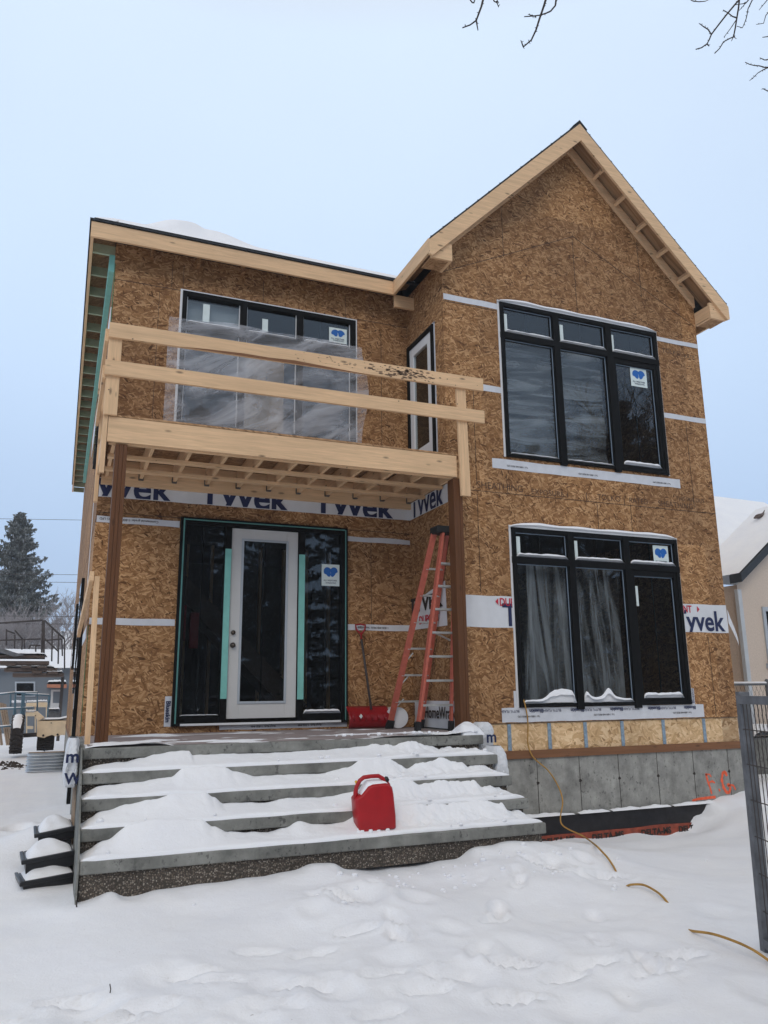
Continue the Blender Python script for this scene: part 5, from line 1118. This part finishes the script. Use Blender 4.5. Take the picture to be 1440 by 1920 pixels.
def bare(loc, h, label, seed, levels=5, r0=.10, mat_='bark_far', spread=.55, name='bare_tree'):
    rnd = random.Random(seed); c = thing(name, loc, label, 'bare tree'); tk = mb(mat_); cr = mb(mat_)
    def br_(p, d, ln, r, lv):
        pts = [p]; q = Vector(p)
        for k in range(3):
            d = (d + Vector((rnd.uniform(-.18, .18), rnd.uniform(-.18, .18), rnd.uniform(-.02, .12)))).normalized(); q = q + d * ln / 3; pts.append(q.copy())
        (tk if lv == levels else cr).tube(pts, [r, r * .85, r * .7, r * .55], 5 if lv > 2 else 3, False)
        if lv == 0: return
        for k in range(rnd.choice((3, 3, 4))):
            nd = (d + Vector((rnd.gauss(0, spread), rnd.gauss(0, spread), rnd.uniform(-.1, .35)))).normalized(); s_ = pts[rnd.choice((1, 2, 3, 3))]
            br_(s_, nd, ln * rnd.uniform(.6, .82), r * .62, lv - 1)
    br_(Vector(loc), Vector((0, 0, 1)), h * .32, r0, levels); tk.build('trunk', c, True); cr.build('crown', c, True); return c
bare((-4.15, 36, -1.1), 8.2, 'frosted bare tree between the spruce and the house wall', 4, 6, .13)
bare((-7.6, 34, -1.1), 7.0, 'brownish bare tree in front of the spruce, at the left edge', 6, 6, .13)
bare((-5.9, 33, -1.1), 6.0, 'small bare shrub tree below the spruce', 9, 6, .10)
# power lines
for k, (a, c_, Y, lab) in enumerate([(970, 974, 34, 'uppermost overhead wire crossing the sky above the spruce tree'), (1076, 1076.5, 34, 'thin overhead wire just above the middle of the bare tree'), (1089, 1091, 34, 'overhead wire crossing the bare tree crown'), (1154, 1154.5, 31, 'overhead wire above the platform handrail'), (1168, 1169, 31, 'lowest overhead wire, level with the platform handrail')]):
    p, q = at(-200, a - 3, 'Y', Y), at(160, c_, 'Y', Y); d = (q - p); o = mb('steel_dark').tube([p, p + d * .5 + Vector((0, 0, -.05)), q + d * 1.0], .011, 4).build('power_line', None); tag(o, lab, 'overhead wire', 'overhead wires')
# overhanging twigs of the tree above the camera
tw = thing('bare_tree', (2.8, -6.6, -1.2), 'dark bare tree branches hanging into the top of the view', 'tree')
S = lambda x, y: (840 + x / 2.4, y / 2.4)
TW = [([(160, -10), (150, 30), (127, 92), (100, 112), (65, 125)], .011, -5.3), ([(127, 92), (135, 137)], .008, -5.3), ([(100, 0), (110, 12), (118, 10), (125, -12)], .007, -5.3), ([(200, -12), (208, 6), (220, 12), (228, 32)], .007, -5.3), ([(220, 12), (224, -10)], .006, -5.3),
      ([(443, -12), (432, 25), (410, 90), (396, 135), (375, 180), (352, 200), (338, 212)], .012, -5.2), ([(338, 208), (328, 182)], .008, -5.2), ([(488, -12), (483, 25), (462, 50), (440, 60), (415, 68), (385, 72), (343, 75)], .010, -5.2), ([(385, 72), (370, 68), (366, 62)], .006, -5.2),
      ([(1080, -10), (1100, 4), (1130, 8), (1160, 5), (1185, -8)], .007, -5.0), ([(1320, -12), (1290, 22), (1250, 70), (1215, 115), (1185, 155), (1175, 180), (1165, 198), (1140, 215), (1115, 222)], .012, -5.0), ([(1185, 155), (1170, 132), (1150, 120), (1133, 107)], .009, -5.0), ([(1165, 198), (1175, 208)], .008, -5.0),
      ([(1312, -12), (1308, 30), (1300, 80), (1292, 130), (1285, 165), (1262, 176), (1240, 188), (1222, 218), (1200, 240)], .011, -4.9), ([(1300, 80), (1280, 74), (1260, 58), (1238, 45)], .009, -4.9), ([(1300, 85), (1270, 130), (1242, 167)], .007, -4.9), ([(1285, 165), (1275, 185)], .006, -4.9), ([(1285, 165), (1298, 175)], .006, -4.9),
      ([(1375, -12), (1362, 15), (1350, 40), (1345, 70), (1340, 90), (1325, 125), (1300, 118)], .008, -4.9), ([(1362, -12), (1340, 15), (1290, 22)], .008, -4.9), ([(1355, -5), (1330, 25), (1310, 48)], .006, -4.9), ([(1445, -10), (1420, 20), (1400, 45)], .007, -4.8), ([(1450, 45), (1430, 70), (1420, 105), (1387, 110)], .007, -4.8),
      ([(1450, 163), (1415, 168)], .008, -4.8), ([(1465, 300), (1440, 303), (1425, 303), (1400, 296), (1380, 295), (1358, 290), (1337, 280)], .009, -4.8), ([(1440, 305), (1420, 313), (1395, 328), (1375, 348), (1357, 363)], .007, -4.8), ([(1455, 266), (1440, 268), (1425, 270), (1403, 260)], .009, -4.8), ([(1455, 412), (1440, 410), (1415, 398)], .009, -4.8)]
b = mb('bark'); rnd = random.Random(5)
for P_, r, Y in TW:
    pts = [at(*S(x, y), 'Y', Y + .02 * i) for i, (x, y) in enumerate(P_)]
    b.tube(pts, [r * .62 * (1 - .45 * i / max(1, len(pts) - 1)) for i in range(len(pts))], 6)
    for i in range(len(pts) - 1):   # buds
        for _ in range(2):
            q = pts[i].lerp(pts[i + 1], rnd.random()); dd_ = Vector((rnd.uniform(-1, 1), rnd.uniform(-1, 1), rnd.uniform(-1, 1))).normalized(); b.tube([q, q + dd_ * .014], [.004, .0015], 4)
# carrying limbs above the frame
hub = Vector((2.6, -6.4, 7.6))
l1 = [hub, Vector((1.2, -5.9, 7.2)), at(*S(1340, -60), 'Y', -5.0)]; l2 = [l1[1], Vector((.2, -5.7, 6.9)), at(*S(800, -120), 'Y', -5.2), at(*S(460, -70), 'Y', -5.2), at(*S(180, -60), 'Y', -5.3)]
b.tube(l1, [.06, .035, .014], 8); b.tube(l2, [.035, .03, .02, .014, .009], 8)
for (x, y, Y) in [(160, -10, -5.3), (443, -12, -5.2), (488, -12, -5.2), (200, -12, -5.3), (125, -12, -5.3), (224, -10, -5.3)]: b.tube([at(*S(x, y), 'Y', Y), (l2[3] if x > 300 else l2[4])], .006, 5)
for (x, y, Y) in [(1320, -12, -5), (1312, -12, -4.9), (1375, -12, -4.9), (1362, -12, -4.9), (1355, -5, -4.9), (1445, -10, -4.8), (1080, -10, -5), (1185, -8, -5)]: b.tube([at(*S(x, y), 'Y', Y), l1[2]], .006, 5)
rb = at(*S(1640, 120), 'Y', -4.8)
for (x, y) in [(1450, 45), (1450, 163), (1465, 300), (1455, 266), (1455, 412)]: b.tube([at(*S(x, y), 'Y', -4.8), rb], .006, 5)
b.tube([rb, hub], [.012, .05], 8)
b.build('crown', tw, True)
mb('bark').tube([(2.8, -6.6, -1.3), (2.75, -6.5, 2), (2.7, -6.5, 5), hub], [.22, .18, .13, .07], 12).build('trunk', tw, True)
# trees across the street (seen only mirrored in the windows)
sp0 = spruce((-1.5, -28, -1.2), 15, 4.4, 'dark spruce tree across the street, mirrored in the windows', 8, 1.0)
def dup(src, loc, s_, rz, label, group):
    r = src.copy(); COL.objects.link(r); r['label'] = label; r['group'] = group; r.location = loc; r.rotation_euler = (0, 0, rz); r.scale = (s_,) * 3
    for ch in list(src.children): c = ch.copy(); COL.objects.link(c); c.parent = r
    return r
sp0['group'] = 'spruces across the street'
for i, (x, y, s_, lab) in enumerate([(5.5, -27, 1.0, 'spruce across the street facing the bay windows'), (11.5, -30, 1.1, 'spruce across the street facing the right house corner'), (18, -29, .95, 'spruce far right across the street'), (-8, -27, .9, 'spruce across the street facing the left house corner'), (-14.5, -31, 1.05, 'spruce left across the street'), (2.5, -36, 1.3, 'largest spruce standing in the second row across the street'), (19, -19, 1.0, 'spruce right of the bare tree, nearest the road'), (27, -25, 1.15, 'tall spruce beyond the road on the right'), (36, -36, 1.3, 'tallest spruce far down the road on the right'), (45, -31, 1.1, 'outermost spruce down the road on the right'), (24, -34, 1.2, 'spruce in the second row on the right'), (-22, -27, 1.0, 'spruce far left across the street')]): dup(sp0, (x, y, -1.2), s_, i * 1.7, lab, 'spruces across the street')
bare((9, -21, -1.2), 11, 'large bare tree across the street, mirrored in the upper windows', 14, 6, .2, 'bark')
bare((22, -22, -1.2), 19, 'tallest bare tree down the road on the right, nearer the houses', 17, 6, .3, 'bark')
bare((31, -37, -1.2), 23, 'tallest bare tree down the road on the right, behind the spruces', 18, 6, .35, 'bark')
bare((14, -14, -1.2), 13, 'bare tree at the roadside to the right of the bay', 19, 6, .2, 'bark')
# ------------------------------------------------------------------ winter air
t = NT('air'); pv = t.n('ShaderNodeVolumePrincipled'); pv.inputs['Color'].default_value = (.93, .95, 1, 1); pv.inputs['Density'].default_value = .0018; t.l(pv.outputs[0], t.out.inputs['Volume']); M['air'] = t.m
o = mb('air').box(-270, 270, -140, 420, -4, 24).build('haze'); tag(o, None, None, None, 'stuff')
# ================================================================== LIGHT
SUN_EL, SUN_AZ = R_(36), math.atan2(-.42, -.85)
w = bpy.data.worlds.new('World'); sc.world = w; w.use_nodes = True; nt = w.node_tree; nt.nodes.clear()
out = nt.nodes.new('ShaderNodeOutputWorld'); bg = nt.nodes.new('ShaderNodeBackground'); sky = nt.nodes.new('ShaderNodeTexSky'); sky.sky_type = 'NISHITA'; sky.sun_disc = False
sky.sun_elevation = SUN_EL; sky.sun_rotation = SUN_AZ; sky.air_density = 1.0; sky.dust_density = 2.0; sky.ozone_density = 2.0
tc = nt.nodes.new('ShaderNodeTexCoord'); sp = nt.nodes.new('ShaderNodeSeparateXYZ'); nt.links.new(tc.outputs['Generated'], sp.inputs[0])
rp = nt.nodes.new('ShaderNodeValToRGB'); nt.links.new(sp.outputs[2], rp.inputs[0]); e = rp.color_ramp.elements
SKYC = [(.0, (4.9, 6.7, 9.4)), (.16, (5.3, 7.1, 9.9)), (.38, (6.6, 8.4, 11.)), (.70, (7.9, 9.4, 11.4)), (.82, (7.6, 7.2, 6.8)), (1., (7.4, 6.6, 5.8))]
while len(e) < len(SKYC): e.new(.5)
for i, (p, c_) in enumerate(SKYC): e[i].position = p; e[i].color = (*[q / 10 for q in c_], 1)
cn = nt.nodes.new('ShaderNodeTexNoise'); cn.inputs['Scale'].default_value = 1.6; cn.inputs['Detail'].default_value = 4; nt.links.new(tc.outputs['Generated'], cn.inputs['Vector'])
cr_ = nt.nodes.new('ShaderNodeMapRange'); nt.links.new(cn.outputs['Fac'], cr_.inputs[0]); cr_.inputs[1].default_value = .3; cr_.inputs[2].default_value = .7; cr_.inputs[3].default_value = 9.6; cr_.inputs[4].default_value = 10.4
sm_ = nt.nodes.new('ShaderNodeVectorMath'); sm_.operation = 'SCALE'; nt.links.new(rp.outputs[0], sm_.inputs[0]); nt.links.new(cr_.outputs[0], sm_.inputs['Scale'])
mx = nt.nodes.new('ShaderNodeMix'); mx.data_type = 'RGBA'; mx.inputs[0].default_value = .94; nt.links.new(sky.outputs[0], mx.inputs[6]); nt.links.new(sm_.outputs[0], mx.inputs[7])
nt.links.new(mx.outputs[2], bg.inputs[0]); bg.inputs[1].default_value = .1; nt.links.new(bg.outputs[0], out.inputs[0])
sl_ = bpy.data.lights.new('sun', 'SUN'); sl_.energy = .85; sl_.angle = R_(30); sl_.color = (1, .88, .74)
so_ = bpy.data.objects.new('sun', sl_); COL.objects.link(so_); so_.rotation_euler = Vector((math.sin(SUN_AZ) * math.cos(SUN_EL), math.cos(SUN_AZ) * math.cos(SUN_EL), math.sin(SUN_EL))).to_track_quat('Z', 'Y').to_euler()
sc.view_settings.view_transform = 'Standard'; sc.view_settings.look = 'None'; sc.view_settings.exposure = -0.02; sc.view_settings.gamma = 1
sc.render.engine = 'CYCLES'; sc.cycles.use_denoising = True; sc.cycles.transparent_max_bounces = 16; sc.cycles.max_bounces = 8
